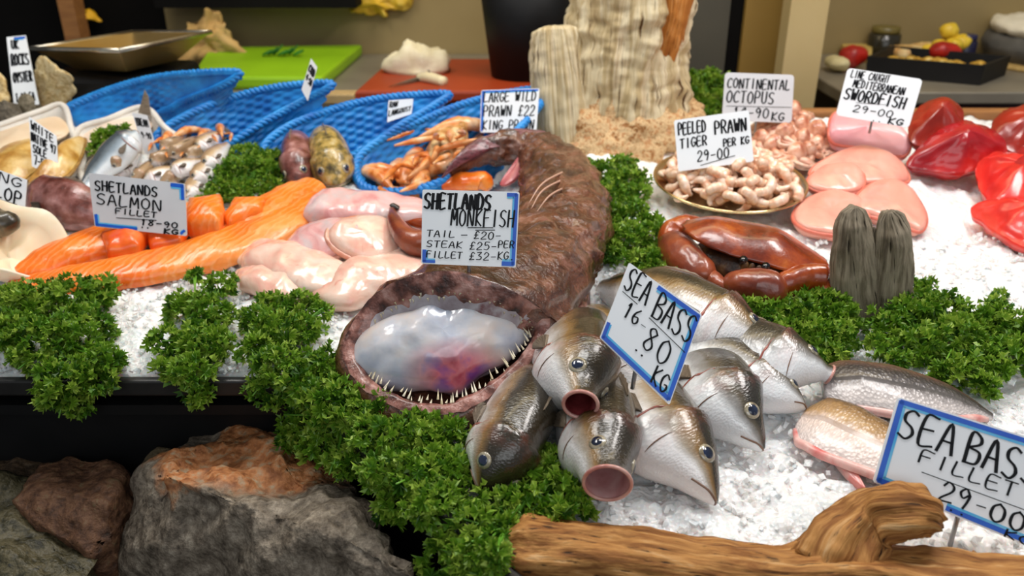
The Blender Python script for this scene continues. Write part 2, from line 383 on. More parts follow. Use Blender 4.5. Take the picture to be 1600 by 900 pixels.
# yellow rubber glove hanging from the wall, cream paper sheet, yellow cloth
def crumple(poly, th, amp, seed, m, name, label, cat, nrm=(0, -1, 0)):
    v, f = slab(poly, th, 50, bulge=.012, up=nrm, jit=amp, seed=seed); return tag(mesh_obj(name, v, f, m), label, cat)
yb = 2.57
crumple([W(x, y, yb) for x, y in [(538, -30), (545, 8), (575, 22), (604, 24), (606, 14), (640, 12), (640, -30)]], .02, .02, 3, M('yellow_rubber', ['#c99a1c', '#e0b838', '#efd870'], 12, rough=.45), 'rubber_gloves', 'yellow rubber gloves hanging on the back wall', 'gloves')
sh = [(268, 112), (290, 60), (318, 28), (330, 22), (346, 24), (362, 60), (395, 95), (360, 112), (310, 116)]
crumple([W(x, y, 2.42) for x, y in sh], .02, .03, 9, M('buff_paper', ['#a8854c', '#c9a262', '#d8b87a'], 9, rough=.8, bump=.3, bscale=30), 'wrapping_paper', 'crumpled buff wrapping paper propped behind the lime board', 'paper', (0, -.9, .4))
crumple([W(x, y, 2.56) for x, y in [(131, 20), (140, 15), (158, 28), (160, 34), (145, 30), (132, 30)]], .02, .01, 4, M('yellow_cloth', '#e0aa14', rough=.6), 'yellow_cloth', 'small bright yellow cloth hanging by the dark doorway', 'cloth')
# weighing scale
sp = empty('weighing_scale', (W(190, 100, 1.9).x, 1.9, BZ), 'weighing scale with a wide flared steel pan on a black body', 'scale')
sy = 1.95
rim = [W(48, 76, 1.86), W(186, 79, 1.72), W(330, 50, 1.95), W(208, 50, 2.12)]
rim = [Vector(p) for p in rim]; zc = sum((p.z for p in rim)) / 4; ctr4 = sum(rim, Vector()) / 4
bot = [ctr4 + (p - ctr4) * .55 + Vector((0, 0, -.055)) for p in rim]
def pan(o, i_, th=.006):
    V = list(o) + list(i_) + [p + Vector((0, 0, .008)) for p in i_] + [ctr4 + (p - ctr4) * .965 for p in o]
    f = []
    for k in range(4): k2 = (k + 1) % 4; f += [(k, k2, 4 + k2, 4 + k), (8 + k, 8 + k2, 12 + k2, 12 + k), (12 + k, 12 + k2, k2, k)]
    f += [(4, 5, 6, 7), (8, 9, 10, 11)]; return V, f
v, f = pan(rim, bot); bevel_obj(mesh_obj('pan', v, f, M('warm_reflection_steel', ['#cda860', '#d8bc80'], 8, rough=.34, metal=.85), sp, smooth=False), .004)  # gold tan colour paints in the warm light the steel pan reflects
v, f = tube(rim + [rim[0]], .006, 8, 60); v, f = join([tube([rim[k], rim[(k + 1) % 4]], .005, 8, 4) for k in range(4)]); mesh_obj('pan_rim', v, f, m_steel, sp)
c = ctr4; v, f = box((c.x - .02, c.y, c.z - .16), (.28, .24, .20)); bevel_obj(mesh_obj('scale_body', v, f, m_black, sp, smooth=False), .02, 4)
v, f = box((c.x - .02, c.y, (c.z - .25) / 2 + .005), (.30, .12, c.z - .27)); mesh_obj('pedestal', v, f, m_black, sp, smooth=False)
# things on the right-hand bench
def on(px, py): return HZ(px, py, BZ)
tr = empty('serving_tray', on(1450, 128), 'black plastic tray of small shellfish on the right bench', 'tray')
q = [on(1352, 118), on(1530, 134), on(1570, 118), on(1390, 100)]; cc = sum(q, Vector()) / 4
o = [p + (p - cc) * .02 + Vector((0, 0, .05)) for p in q]; i_ = [cc + (p - cc) * .92 + Vector((0, 0, .012)) for p in q]
V = q + o + [cc + (p - cc) * .95 + Vector((0, 0, .05)) for p in q] + i_; f = [(3, 2, 1, 0), (12, 13, 14, 15)]
for a in (0, 4, 8):
    for k in range(4): f.append((a + k, a + (k + 1) % 4, a + 4 + (k + 1) % 4, a + 4 + k))
mesh_obj('tray_body', V, f, m_black, tr, smooth=False)
m_cl = M('golden_shell', ['#7a5a1c', '#c79a35', '#e8d27a'], 60, rough=.4)
pr = None
for k in range(26):
    u_, v_ = (k % 13 + R.uniform(.2, .8)) / 13, (k // 13 + R.uniform(.25, .75)) / 2
    p = q[0].lerp(q[1], u_).lerp(q[3].lerp(q[2], u_), v_); p = cc + (p - cc) * .86 + Vector((0, 0, .024))
    if pr is None:
        v, f = ball(p, (.02, .015, .012), 14, 8); pr = mesh_obj('clam', v, f, m_cl, origin=p); o_ = pr
    else: o_ = copy_tree(pr, p, (0, R.uniform(-.4, .4), R.uniform(0, 6)), R.uniform(.8, 1.15))
    tag(o_, 'small golden shellfish in the black tray on the right bench', 'shellfish', 'shellfish in the black tray')
def jarlike(px, py, r, h, m1, m2, name, label, cat):
    p = on(px, py); j = empty(name, p, label, cat); v, f = lathe(p, [(r * .9, 0), (r, .01), (r, h * .75), (r * .8, h * .8)]); mesh_obj('jar_body', v, f, m1, j)
    v, f = lathe(p + Vector((0, 0, h * .8)), [(r * .85, 0), (r * .88, .004), (r * .88, h * .2), (r * .8, h * .21)]); mesh_obj('lid', v, f, m2, j)
jarlike(1377, 88, .045, .085, M('dark_jar', '#2e2a1e', rough=.2), M('olive_lid', '#6e6230', rough=.4), 'storage_jar', 'dark glass jar with an olive lid at the back of the right bench', 'jar')
jarlike(1503, 96, .03, .075, M('navy_tin', '#20203c', rough=.3), M('navy_lid', '#2c2c50', rough=.3), 'spice_tin', 'dark blue tin right of the lemons', 'tin')
def lump(px, py, r, m, name, label, cat, lift=0, seed=0, group=None):
    p = on(px, py) + Vector((0, 0, r[2] + lift)); v, f = ball(p, r, 24, 14); v = np.array([x + (x - np.array(p)) * nz3(x, 22, seed) * .25 for x in v]); return tag(mesh_obj(name, v, f, m, origin=p), label, cat, group)
m_lem = M('lemon_skin', ['#d9b21c', '#f0d24a'], 40, rough=.4)
for k, (x, y, lf_) in enumerate([(1462, 100, .02), (1484, 100, .025), (1473, 96, .06), (1495, 97, .03), (1448, 102, .005)]): lump(x, y, (.027, .024, .024), m_lem, 'lemon', 'yellow lemon in the heap behind the black tray', 'lemon', lf_, k, 'lemons behind the tray')
m_rd = M('red_fruit', ['#8c1410', '#c42818'], 30, rough=.35)
lump(1330, 106, (.035, .03, .03), m_rd, 'red_pepper', 'dark red pepper at the left end of the black tray', 'pepper', 0, 2)
lump(1470, 106, (.04, .03, .026), m_rd, 'tomato', 'bright red tomato below the lemons', 'tomato', .02, 4)
lump(1480, 92, (.03, .03, .02), m_rd, 'chilli', 'red chilli tucked among the lemons', 'chilli', .03, 5)
v, f = slab([on(*q) + Vector((0, 0, .001)) for q in [(1318, 98), (1360, 100), (1362, 84), (1312, 84)]], .03, 40, smooth=False); tag(mesh_obj('butter_box', v, f, M('straw_card', ['#b89a4a', '#ccb064'], 10, rough=.7), smooth=False), 'straw coloured flat box left of the dark jar', 'box')
lump(1306, 112, (.03, .05, .022), M('cream_crust', ['#c9ba86', '#ded2a2'], 20, rough=.6), 'cream_roll', 'cream roll at the left corner of the right bench', 'bread', 0, 8)
for k, (x, y) in enumerate([(1415, 100), (1440, 96)]): lump(x, y, (.055, .04, .022), M('pale_crab_meat', ['#b8803c', '#d9b878', '#e6d2a0'], 30, rough=.5, bump=.4), 'dressed_crab', ['pale dressed crab at the back left of the black tray', 'pale dressed crab nearest the lemons'][k], 'dressed crab', .01, 20 + k)
# grey towels stack
tw = empty('towel_stack', on(1600, 95), 'folded grey cloth with a white cloth on top at the far right', 'cloth')
for k, (x0, m, z, h) in enumerate([(1540, M('grey_towel', ['#4c4a46', '#5f5d58'], 30, rough=.9, bump=.4, bscale=150), .012, .07), (1547, M('white_towel', ['#ddd5be', '#efe9d6'], 20, rough=.9, bump=.3, bscale=120), .082, .03)]):
    v, f = slab([on(x0, 98) + Vector((0, 0, z)), on(x0 + 130, 118) + Vector((0, 0, z)), on(x0 + 150, 84) + Vector((0, 0, z)), on(x0 + 8, 78) + Vector((0, 0, z))], h, 60, bulge=.01, rnd=.45, jit=.006, seed=k); mesh_obj('folded_cloth', v, f, m, tw)
v, f = slab([on(*q) + Vector((0, 0, .001)) for q in [(1532, 103), (1690, 128), (1700, 80), (1545, 74)]], .011, 40, smooth=False); bevel_obj(tag(mesh_obj('chopping_board', v, f, M('pale_wood', ['#a88a4e', '#c2a468'], 10, stretch=(1, 6, 1), rough=.6), smooth=False), 'pale wooden board under the grey cloth at the far right', 'cutting board'))
# ------------------------------------------------------------------ rocks, driftwood, stump
def rock(name, label, pts, m, seed, amp=.012, cuts=5, freq=14, smooth=False):
    bm = bmesh.new(); [bm.verts.new(p) for p in pts]; bmesh.ops.convex_hull(bm, input=bm.verts)
    bmesh.ops.triangulate(bm, faces=bm.faces[:])
    for _ in range(cuts):
        es = [e for e in bm.edges if e.calc_length() > .006]
        if es: bmesh.ops.subdivide_edges(bm, edges=es, cuts=1, use_grid_fill=True, smooth=.0)
        bmesh.ops.triangulate(bm, faces=bm.faces[:])
    bm.normal_update(); q = [(v.co.copy(), v.normal.copy()) for v in bm.verts]
    for v, (co, n) in zip(bm.verts, q):
        r = noise.ridged_multi_fractal(co * freq + Vector((seed, 0, seed)), 1, 2, 5, 1, 2) - 1.2
        v.co = co + n * (nz3(co, freq * .7, seed, 5) * amp + r * amp * .55)
    bmesh.ops.smooth_vert(bm, verts=bm.verts, factor=.3, use_axis_x=True, use_axis_y=True, use_axis_z=True)
    v = [p.co[:] for p in bm.verts]; f = [[p.index for p in g.verts] for g in bm.faces]; bm.verts.index_update(); bm.free()
    return tag(mesh_obj(name, v, f, m), label, 'rock')
def stone_mat(name, cols, patch=None, rough=.6):
    s = NT(name); co = s.coord(); n1 = s.n('TexNoise', Scale=60, Detail=9, Roughness=.75); s.l(co, n1.inputs['Vector'])
    k = len(cols); c = s.ramp(n1.outputs[0], [(.3 + .4 * i / (k - 1), x) for i, x in enumerate(cols)])
    if patch is not None:                                   # a rusty stain with a shape of its own
        centre, r, pc = patch; g = s.n('TexGradient', gradient_type='SPHERICAL'); mp = s.n('Mapping'); mp.vector_type = 'TEXTURE'
        mp.inputs['Location'].default_value = centre; mp.inputs['Scale'].default_value = r
        n3 = s.n('TexNoise', Scale=16, Detail=5); tc = s.n('TexCoord'); s.l(tc.outputs['Object'], n3.inputs['Vector'])
        ad = s.n('MixRGB', blend_type='ADD'); ad.inputs[0].default_value = .10; s.l(tc.outputs['Object'], ad.inputs[1]); s.l(n3.outputs[1], ad.inputs[2])
        s.l(ad.outputs[0], mp.inputs[0]); s.l(mp.outputs[0], g.inputs[0])
        n4 = s.n('TexNoise', Scale=90, Detail=6); s.l(tc.outputs['Object'], n4.inputs['Vector'])
        c = s.mix(s.ramp(g.outputs[0], [(.02, '#000000'), (.22, '#ffffff')]), c, s.ramp(n4.outputs[0], [(.35, pc[0]), (.52, pc[1]), (.68, pc[2])]))
    s.l(c, s.b.inputs['Base Color'])
    n2 = s.n('TexNoise', Scale=120, Detail=6); s.l(co, n2.inputs['Vector']); s.bump(n2.outputs[0], .9, .005)
    return s.fin(rough=rough, spec=.35)
PL = .655
big = [W(272, 700, .84), W(330, 682, .86), W(400, 680, .86), W(468, 700, .85), W(520, 748, .78), W(205, 752, .83), W(192, 800, .82), W(185, 905, .79), W(262, 745, .76), W(330, 770, .75), W(430, 778, .74), W(520, 790, .72), W(585, 830, .66), W(640, 880, .60), W(655, 925, .58), W(180, 960, .79), W(300, 990, .70), W(420, 980, .68), W(560, 970, .60), W(640, 980, .58)]
big += [Vector((p.x, p.y + .08, p.z - .03)) for p in big[:4]] + [Vector((p.x, p.y, PL + .012)) for p in (big[15], big[18], big[19], big[16], big[3], big[0])]
ob = Vector((sum(p.x for p in big) / len(big),)*3)
m_rock = stone_mat('grey_brown_stone', ['#4d453c', '#7f7364', '#9a8c7a', '#b5a896'])
o = rock('boulder', 'large grey boulder with a rusty orange flat top in front of the counter', big, m_rock, 3, .020, 7)
lc = W(375, 718, .81) - o.location
o.data.materials[0] = stone_mat('rust_topped_stone', ['#241f18', '#62574a', '#8a7e6e', '#b8ac9a'], ((lc.x + .06, lc.y + .09, lc.z + .06), (.19, .13, .05), ('#8e5632', '#bc7c4c', '#b49c7e')))
m_rk2 = stone_mat('shaded_brown_stone', ['#1c1711', '#463829', '#5e4a36', '#6e6450'])  # stone tones darkened to carry the shadow over the left rocks
m_rk3 = stone_mat('shaded_rusty_stone', ['#1e1610', '#553a2a', '#75523a', '#70654a'])  # rust colours also darkened for that shadow
def pile(lst, d): 
    a = [W(x, y, dd) for x, y, dd in lst]; c_ = sum(a, Vector()) / len(a)
    if d > .035: a = a + [Vector((c_.x + (p.x - c_.x) * .7, c_.y + (p.y - c_.y) * .7 + .01, PL + .004)) for p in a[::2]]
    return a + [Vector((p.x, p.y + d, p.z)) for p in a]
rock('rock', 'rough reddish brown rock left of the large boulder', pile([(20, 782, .80), (60, 768, .82), (120, 775, .80), (165, 790, .79), (178, 840, .77), (150, 868, .76), (110, 850, .76), (60, 820, .78)], .07), m_rk3, 11, .010, 6, 20)
rock('rock', 'mossy brown rock behind the reddish one under the black fascia', pile([(45, 745, .88), (110, 738, .88), (190, 748, .88), (185, 800, .85), (90, 800, .85), (40, 790, .86)], .05), m_rk2, 15, .010, 6, 16)
rock('rock', 'brown rock cut by the left edge of the frame, topmost there', pile([(-60, 750, .86), (0, 742, .86), (40, 752, .86), (45, 775, .84), (10, 790, .84), (-60, 800, .84)], .06), m_rk2, 19, .008, 5, 20)
rock('rock', 'small dark brown rock under the topmost left one', pile([(-60, 800, .82), (-5, 792, .82), (28, 800, .82), (20, 818, .80), (-60, 835, .80)], .05), m_rk2, 23, .006, 5, 20)
rock('rock', 'layered dark slate rock in the bottom left corner', pile([(-80, 812, .76), (30, 815, .78), (90, 850, .77), (135, 885, .74), (120, 930, .70), (-80, 960, .68)], .08), stone_mat('shaded_slate', ['#12120e', '#363322', '#625a42', '#2c3236'], rough=.35), 27, .016, 6, 11)  # slate colours include the shade of this corner
rock('rock', 'small tan stone resting on the shoulder of the large boulder', pile([(213, 735, .84), (232, 719, .85), (255, 721, .85), (260, 735, .83), (240, 745, .82)], .03), stone_mat('tan_stone', ['#4c4233', '#6a5c45', '#7d6d52']), 31, .004, 4, 24)

def wood_mat(name, cols, ring=(1, 1, 1), scale=9, dark='#2a1608', bump=.8, rough=.65):
    s = NT(name); uv = s.coord('UV', ring)
    n1 = s.n('TexNoise', Scale=scale, Detail=8, Roughness=.65, Distortion=.6); s.l(uv, n1.inputs['Vector'])
    k = len(cols); c = s.ramp(n1.outputs[0], [(.28 + .44 * i / (k - 1), x) for i, x in enumerate(cols)])
    n2 = s.n('TexNoise', Scale=scale * 2.2, Detail=6); s.l(uv, n2.inputs['Vector'])
    c = s.mix(s.ramp(n2.outputs[0], [(.33, '#ffffff'), (.40, '#000000')]), c, dark)
    s.l(c, s.b.inputs['Base Color']); s.bump(n2.outputs[0], bump, .004); return s.fin(rough=rough, spec=.25)
m_log = wood_mat('orange_driftwood', ['#543010', '#8c5a2c', '#b9854a', '#d2ae80'], (5, 8, 1), 3.4, '#34200f', .7)
def grooves(amp, fr, seed, fine=.3):
    def f(p, t, th, c):
        d = unit(p - c); g = noise.fractal(Vector((math.cos(th) * fr, math.sin(th) * fr, t * 1.6 + seed)), 1, 2, 5)
        return p + d * (g * amp + nz3(p, 40, seed) * amp * fine)
    return f
# front log with its raised knob
lg = empty('driftwood_log', P(1200, 880), 'long orange brown driftwood log lying along the front edge of the ice', 'driftwood')
L1 = Loft([P(806, 868, .012), P(830, 868, .014), P(930, 872, .012), P(1060, 888, .012), P(1200, 905, .012), P(1330, 905, .012), P(1480, 925, .010), P(1700, 950, .006)], [(0, .012), (.03, .026), (.1, .034), (.3, .032), (.6, .028), (1, .03)], [(0, .015), (.05, .032), (1, .034)], [(0, .012), (.03, .028), (.12, .036), (1, .036)], n=130, ns=48, mod=grooves(.009, 1.6, 3))
L1.obj('trunk', m_log, lg)
L2 = Loft([P(1290, 900, .015), P(1320, 850, .03), P(1358, 812, .045), P(1400, 800, .06), P(1440, 803, .058), P(1458, 815, .045)], [(0, .022), (.4, .020), (.6, .018), (.8, .017), (1, .006)], .017, [(0, .04), (.4, .026), (.6, .022), (.85, .018), (1, .006)], dorsal=(0, -.5, 1), n=60, ns=36, mod=grooves(.012, 1.8, 8))
L2.obj('broken_branch', m_log, lg)
L3 = Loft([P(1500, 925, .0), P(1515, 888, .02), P(1530, 872, .03)], [.022, .018, .006], .015, [.022, .018, .006], dorsal=(0, -.5, 1), n=24, ns=24, mod=grooves(.008, 1.8, 5)); L3.obj('knob', m_log, lg)
# split grey post standing in the ice
m_grey = wood_mat('weathered_grey_wood', ['#4c4236', '#7e725f', '#a89b86', '#6e624e'], (4, 7, 1), 3, '#2c241a', .8, .8)
st = empty('driftwood_stake', P(1362, 500), 'grey weathered split wood stake with two prongs standing in the ice', 'driftwood')
def stake(name, lst, wid, dep, seed):
    L = Loft([p for p in lst], dep, dep, wid, dorsal=(0, -1, .2), n=70, ns=40, mod=grooves(.0055, 1.5, seed, .35)); return L.obj(name, m_grey, st)
yy = P(1360, 497).y; w_ = lambda x, y, d=0: W(x, y, yy + d)
stake('prong', [w_(1352, 520), w_(1340, 480), w_(1334, 420), w_(1332, 360), w_(1334, 322)], [(0, .046), (.3, .036), (.55, .030), (.8, .023), (.95, .016), (1, .005)], [(0, .022), (.8, .016), (1, .006)], 4)
stake('prong', [w_(1378, 520), w_(1388, 480), w_(1394, 420), w_(1394, 370), w_(1388, 330)], [(0, .040), (.3, .031), (.6, .027), (.82, .023), (.94, .015), (1, .006)], [(0, .022), (.8, .018), (1, .006)], 9)
stake('splinter', [w_(1362, 470, .004), w_(1361, 420, .003), w_(1364, 355, .002)], [.012, .008, .001], [.01, .006, .001], 13)
# tall pale stump on its rough root
m_stump = wood_mat('bleached_stump_wood', ['#8a734e', '#bfa97e', '#e2d4b2', '#a88252'], (1.6, 14, 1), 3, '#5a3c1e', 1.0, .8)
su = empty('tree_stump', P(955, 215), 'tall bleached driftwood stump standing at the back of the ice', 'driftwood')
ys = P(950, 215).y
def stump(name, lst, wid, dep, seed, m=None, amp=.03, ns=90, n=110):
    L = Loft([W(x, y, ys + d) for x, y, d in lst], dep, dep, wid, dorsal=(0, -1, .1), n=n, ns=ns, mod=grooves(amp, 2.4, seed, .25)); return L.obj(name, m or m_stump, su)
stump('trunk', [(958, 235, 0), (965, 180, 0), (972, 100, .01), (980, 30, .02), (990, -60, .03)], [(0, .125), (.2, .112), (.5, .112), (.8, .122), (1, .13)], .085, 2)
stump('side_trunk', [(880, 240, -.05), (876, 190, -.05), (872, 120, -.04), (868, 70, -.03), (866, 42, -.02)], [(0, .056), (.4, .050), (.8, .045), (.95, .038), (1, .02)], [(0, .05), (.9, .042), (1, .02)], 6, amp=.012, ns=60, n=70)
stump('bark_strip', [(1035, 190, -.02), (1030, 130, -.02), (1040, 70, -.02), (1052, 20, -.02), (1062, -50, -.01)], [(0, .02), (.5, .027), (1, .03)], .03, 12, wood_mat('orange_bark', ['#8c4c18', '#c07a34', '#d9a468'], (4, 10, 1), 3, '#5a2c0c', .8), .01, 40, 60)
m_root = stone_mat('cream_orange_root', ['#5a3c20', '#a8703a', '#dcc092', '#b8783e', '#ecdcbc'])
rp = lambda x, y, h: P(x, y, h)
def rootlump(name, px, py, h, r, seed, m=m_root, amp=.35, fr=18):
    c = P(px, py, h); v, f = ball(c, r, 70, 44); v = np.array([x + (x - np.array(c)) * (nz3(x, fr, seed, 6) * amp) for x in v]); return v, f
v, f = join([rootlump('', 970, 215, .01, (.16, .08, .075), 3), rootlump('', 1045, 190, .03, (.085, .05, .05), 5), rootlump('', 940, 232, .0, (.10, .06, .045), 7)])
tag(mesh_obj('root_rock', v, f, m_root), 'rough cream and orange root clump at the foot of the stump', 'rock')
v, f = rootlump('', 869, 203, .02, (.042, .04, .036), 9, amp=.25); tag(mesh_obj('sponge', v, f, M('orange_sponge', ['#b8722c', '#d99a52', '#e2b478'], 60, rough=.8, bump=.5)), 'orange rough lump at the left foot of the stump', 'sponge')

# ------------------------------------------------------------------ blue woven baskets
s = NT('blue_wicker'); uv = s.coord('UV'); nz = s.n('TexNoise', Scale=30, Detail=4); s.l(s.coord(), nz.inputs['Vector'])
s.l(s.ramp(nz.outputs[0], [(.3, '#0c68bc'), (.7, '#2a98e6')]), s.b.inputs['Base Color']); m_blue = s.fin(rough=.4, spec=.5)
def basket(name, label, rim_px, depth, m, cat, weave=.0022, shrink=.72, n=220, rows=26, rimr=.007, shift=(0, 0)):
    rim = catmull(pp(rim_px), n, True); c = rim.mean(0); o = empty(name, (c[0], c[1], c[2] - depth), label, cat)
    bot = c + (rim - c) * shrink; bot[:, 2] -= depth; bot[:, :2] += shift; v = []
    L = np.concatenate([[0], np.cumsum(np.linalg.norm(np.roll(rim, -1, 0) - rim, axis=1))]); nst = max(8, int(round(L[-1] / .022)))
    def wall(sgn, thick):
        V = []
        for i in range(rows + 1):
            u = i / rows
            for j in range(n):
                p = rim[j] * (1 - u) + bot[j] * u; d = c - p; d[2] = 0; d = unit(d)
                ph = math.pi * nst * L[j] / L[-1]; wv = math.sin(ph) * math.sin(math.pi * u * 11.5) * weave * 1.6 if weave else 0
                V.append(p + d * (thick + wv))
        return V
    A = wall(1, 0); B = wall(1, .004); N = len(A); f = grid_faces(rows + 1, n)
    fl = [tuple(range(rows * n, (rows + 1) * n))]
    V = A + B; F_ = [tuple(q) for q in f] + [tuple(reversed([i + N for i in q])) for q in f] + [tuple(i for i in fl[0])] + [tuple(reversed([i + N for i in fl[0]]))]
    F_ += [(j, N + j, N + (j + 1) % n, (j + 1) % n) for j in range(n)]
    mesh_obj('weave' if weave else 'tray_wall', V, F_, m, o)
    if weave:
        parts = []
        for k in range(3):
            q = []
            for j in range(0, n, 1):
                a = 2 * math.pi * (L[j] / .030 + k / 3); d = unit((rim[j] - c) * np.array((1, 1, 0))); q.append(rim[j] + d * math.cos(a) * rimr * .55 + np.array((0, 0, 1)) * math.sin(a) * rimr * .55)
            parts.append(tube(q, rimr * .72, 6, n, True))
        v, f = join(parts); mesh_obj('braided_rim', v, f, m, o)
    else:
        v, f = tube(list(rim[::4]), rimr, 8, n, True); mesh_obj('rim', v, f, m, o)
    return o
for bk_, lb in zip(BASKETS, ['blue woven basket furthest left, empty, below the scale pan', 'blue woven basket behind the small silver fish, second from the left', 'blue woven basket holding a small white card, third from the left', 'blue woven basket of orange langoustines beside the stump, furthest right']):
    basket('woven_basket', lb, bk_, BDEPTH, m_blue, 'basket')
m_poly = M('white_polystyrene', ['#cfc9c0', '#e9e4dc'], 30, rough=.7, sss=.1)
basket('fish_tray', 'white polystyrene tray under the golden flatfish at the far left', [(-90, 230, .05), (0, 196, .07), (60, 175, .08), (98, 165, .085), (112, 205, .055), (125, 262, .02), (20, 320, .005), (-90, 345, .005)], .05, m_poly, 'tray', 0, .85, 120, 4, .006)
basket('fish_tray', 'white polystyrene tray behind the small silver fish', [(118, 210, .05), (170, 186, .065), (225, 168, .075), (256, 198, .06), (290, 232, .03), (250, 285, .005), (140, 290, .005)], .045, m_poly, 'tray', 0, .85, 120, 4, .006)
# ------------------------------------------------------------------ sea bass and the other round fish
def fish_mat(name, back, mid, belly, gold, scale_b=.35, blush='#c86a5c'):
    s = NT(name); at = s.n('Attribute', attribute_name='v'); tt = s.n('Attribute', attribute_name='t'); co = s.coord()
    nz = s.n('TexNoise', Scale=40, Detail=5); s.l(co, nz.inputs['Vector'])
    m1 = s.n('Math', operation='MULTIPLY_ADD'); s.l(nz.outputs[0], m1.inputs[0]); m1.inputs[1].default_value = .55; s.l(at.outputs['Fac'], m1.inputs[2])
    m2 = s.n('MapRange'); m2.inputs[1].default_value = -.75; m2.inputs[2].default_value = 1.27; s.l(m1.outputs[0], m2.inputs[0])
    c = s.ramp(m2.outputs[0], [(.0, belly), (.40, belly), (.53, mid), (.66, gold), (.80, back), (1, back)])
    n2 = s.n('TexNoise', Scale=70, Detail=6); s.l(co, n2.inputs['Vector'])
    g = s.ramp(tt.outputs['Fac'], [(.17, '#000000'), (.235, '#707070'), (.25, '#707070'), (.26, '#000000')])
    mm = s.n('Math', operation='MULTIPLY'); s.l(g, mm.inputs[0]); s.l(s.ramp(n2.outputs[0], [(.42, '#000000'), (.6, '#ffffff')]), mm.inputs[1])
    c = s.mix(mm.outputs[0], c, blush); s.l(c, s.b.inputs['Base Color'])
    mp = s.n('Mapping'); mp.inputs['Scale'].default_value = (420, 60, 1); tc = s.n('TexCoord'); s.l(tc.outputs['UV'], mp.inputs[0])
    vo = s.n('TexVoronoi', Scale=1.0); s.l(mp.outputs[0], vo.inputs['Vector']); s.bump(vo.outputs[0], scale_b, .0012)
    return s.fin(rough=.27, spec=.7, coat=.5, sss=.08, srad=(.006,))
m_bass = fish_mat('sea_bass_skin', '#2e2618', '#aca090', '#f2efee', '#8c6c40')
m_bass2 = fish_mat('dark_sea_bass_skin', '#2c2820', '#9c9a98', '#eceef0', '#5e5546')
m_lip = M('pink_lip', ['#c07a70', '#deb0a4'], 60, rough=.25, sss=.2, coat=.5)
m_mouth = M('red_mouth_flesh', ['#5a1a1c', '#8e3a3c', '#b0666a'], 35, rough=.3, coat=.4)
m_pale_mouth = M('pale_mouth_flesh', ['#7c3c3c', '#c08c8a', '#d8b8b4'], 25, rough=.3, coat=.4)
m_gill = M('gill_red_brown', ['#6a4434', '#a4574a', '#8c6a54'], 70, rough=.3, coat=.4)
m_jaw = M('brown_jaw_line', ['#6a5040', '#8a6a56'], 60, rough=.3)
m_iris = M('silver_iris', ['#6a6250', '#aaa088', '#5c4a30'], 120, rough=.15, spec=.8, coat=1)
m_pupil = M('blue_black_pupil', ['#0a1022', '#22304e'], 90, rough=.08, coat=1)
m_fin = M('fish_fin', ['#6b5c4c', '#8c7c6a'], 80, rough=.4, bump=.4, stretch=(1, 1, 6))
m_red = M('raw_gill', ['#7c1418', '#a82e2c'], 90, rough=.3, coat=.5)
def fan(base, d1, d2, length, n=9, th=.0012, notch=.15):
    """a rayed fin: base point, two edge directions"""
    base = np.array(base); d1 = unit(np.array(d1)); d2 = unit(np.array(d2)); nn = unit(np.cross(d1, d2)); v = []; f = []
    for sgn in (1, -1):
        o = len(v)
        for k in range(2 * n + 1):
            u = k / (2 * n); d = unit(d1 * (1 - u) + d2 * u); l = length * (.75 + .25 * math.sin(math.pi * u)) * (1 - notch * (k % 2))
            for q in (.05, .5, 1): v.append(base + d * l * q + nn * (sgn * th * (1 - .7 * q) + .002 * (1 if k % 2 else -1) * q))
        for k in range(2 * n):
            for q in range(2):
                a = o + k * 3 + q; t = (a, a + 3, a + 4, a + 1); f.append(t if sgn > 0 else tuple(reversed(t)))
    return np.array(v), f
HT = [(0, .06), (.03, .21), (.08, .39), (.15, .63), (.25, .90), (.4, 1), (.55, .95), (.7, .74), (.85, .44), (.93, .32), (1, .30)]
HBt = [(0, .07), (.03, .19), (.08, .36), (.15, .58), (.25, .88), (.4, 1), (.55, .93), (.7, .68), (.85, .42), (.93, .3), (1, .28)]
HW = [(0, .07), (.03, .22), (.08, .36), (.15, .50), (.25, .62), (.4, .66), (.55, .60), (.7, .44), (.85, .22), (.93, .12), (1, .06)]
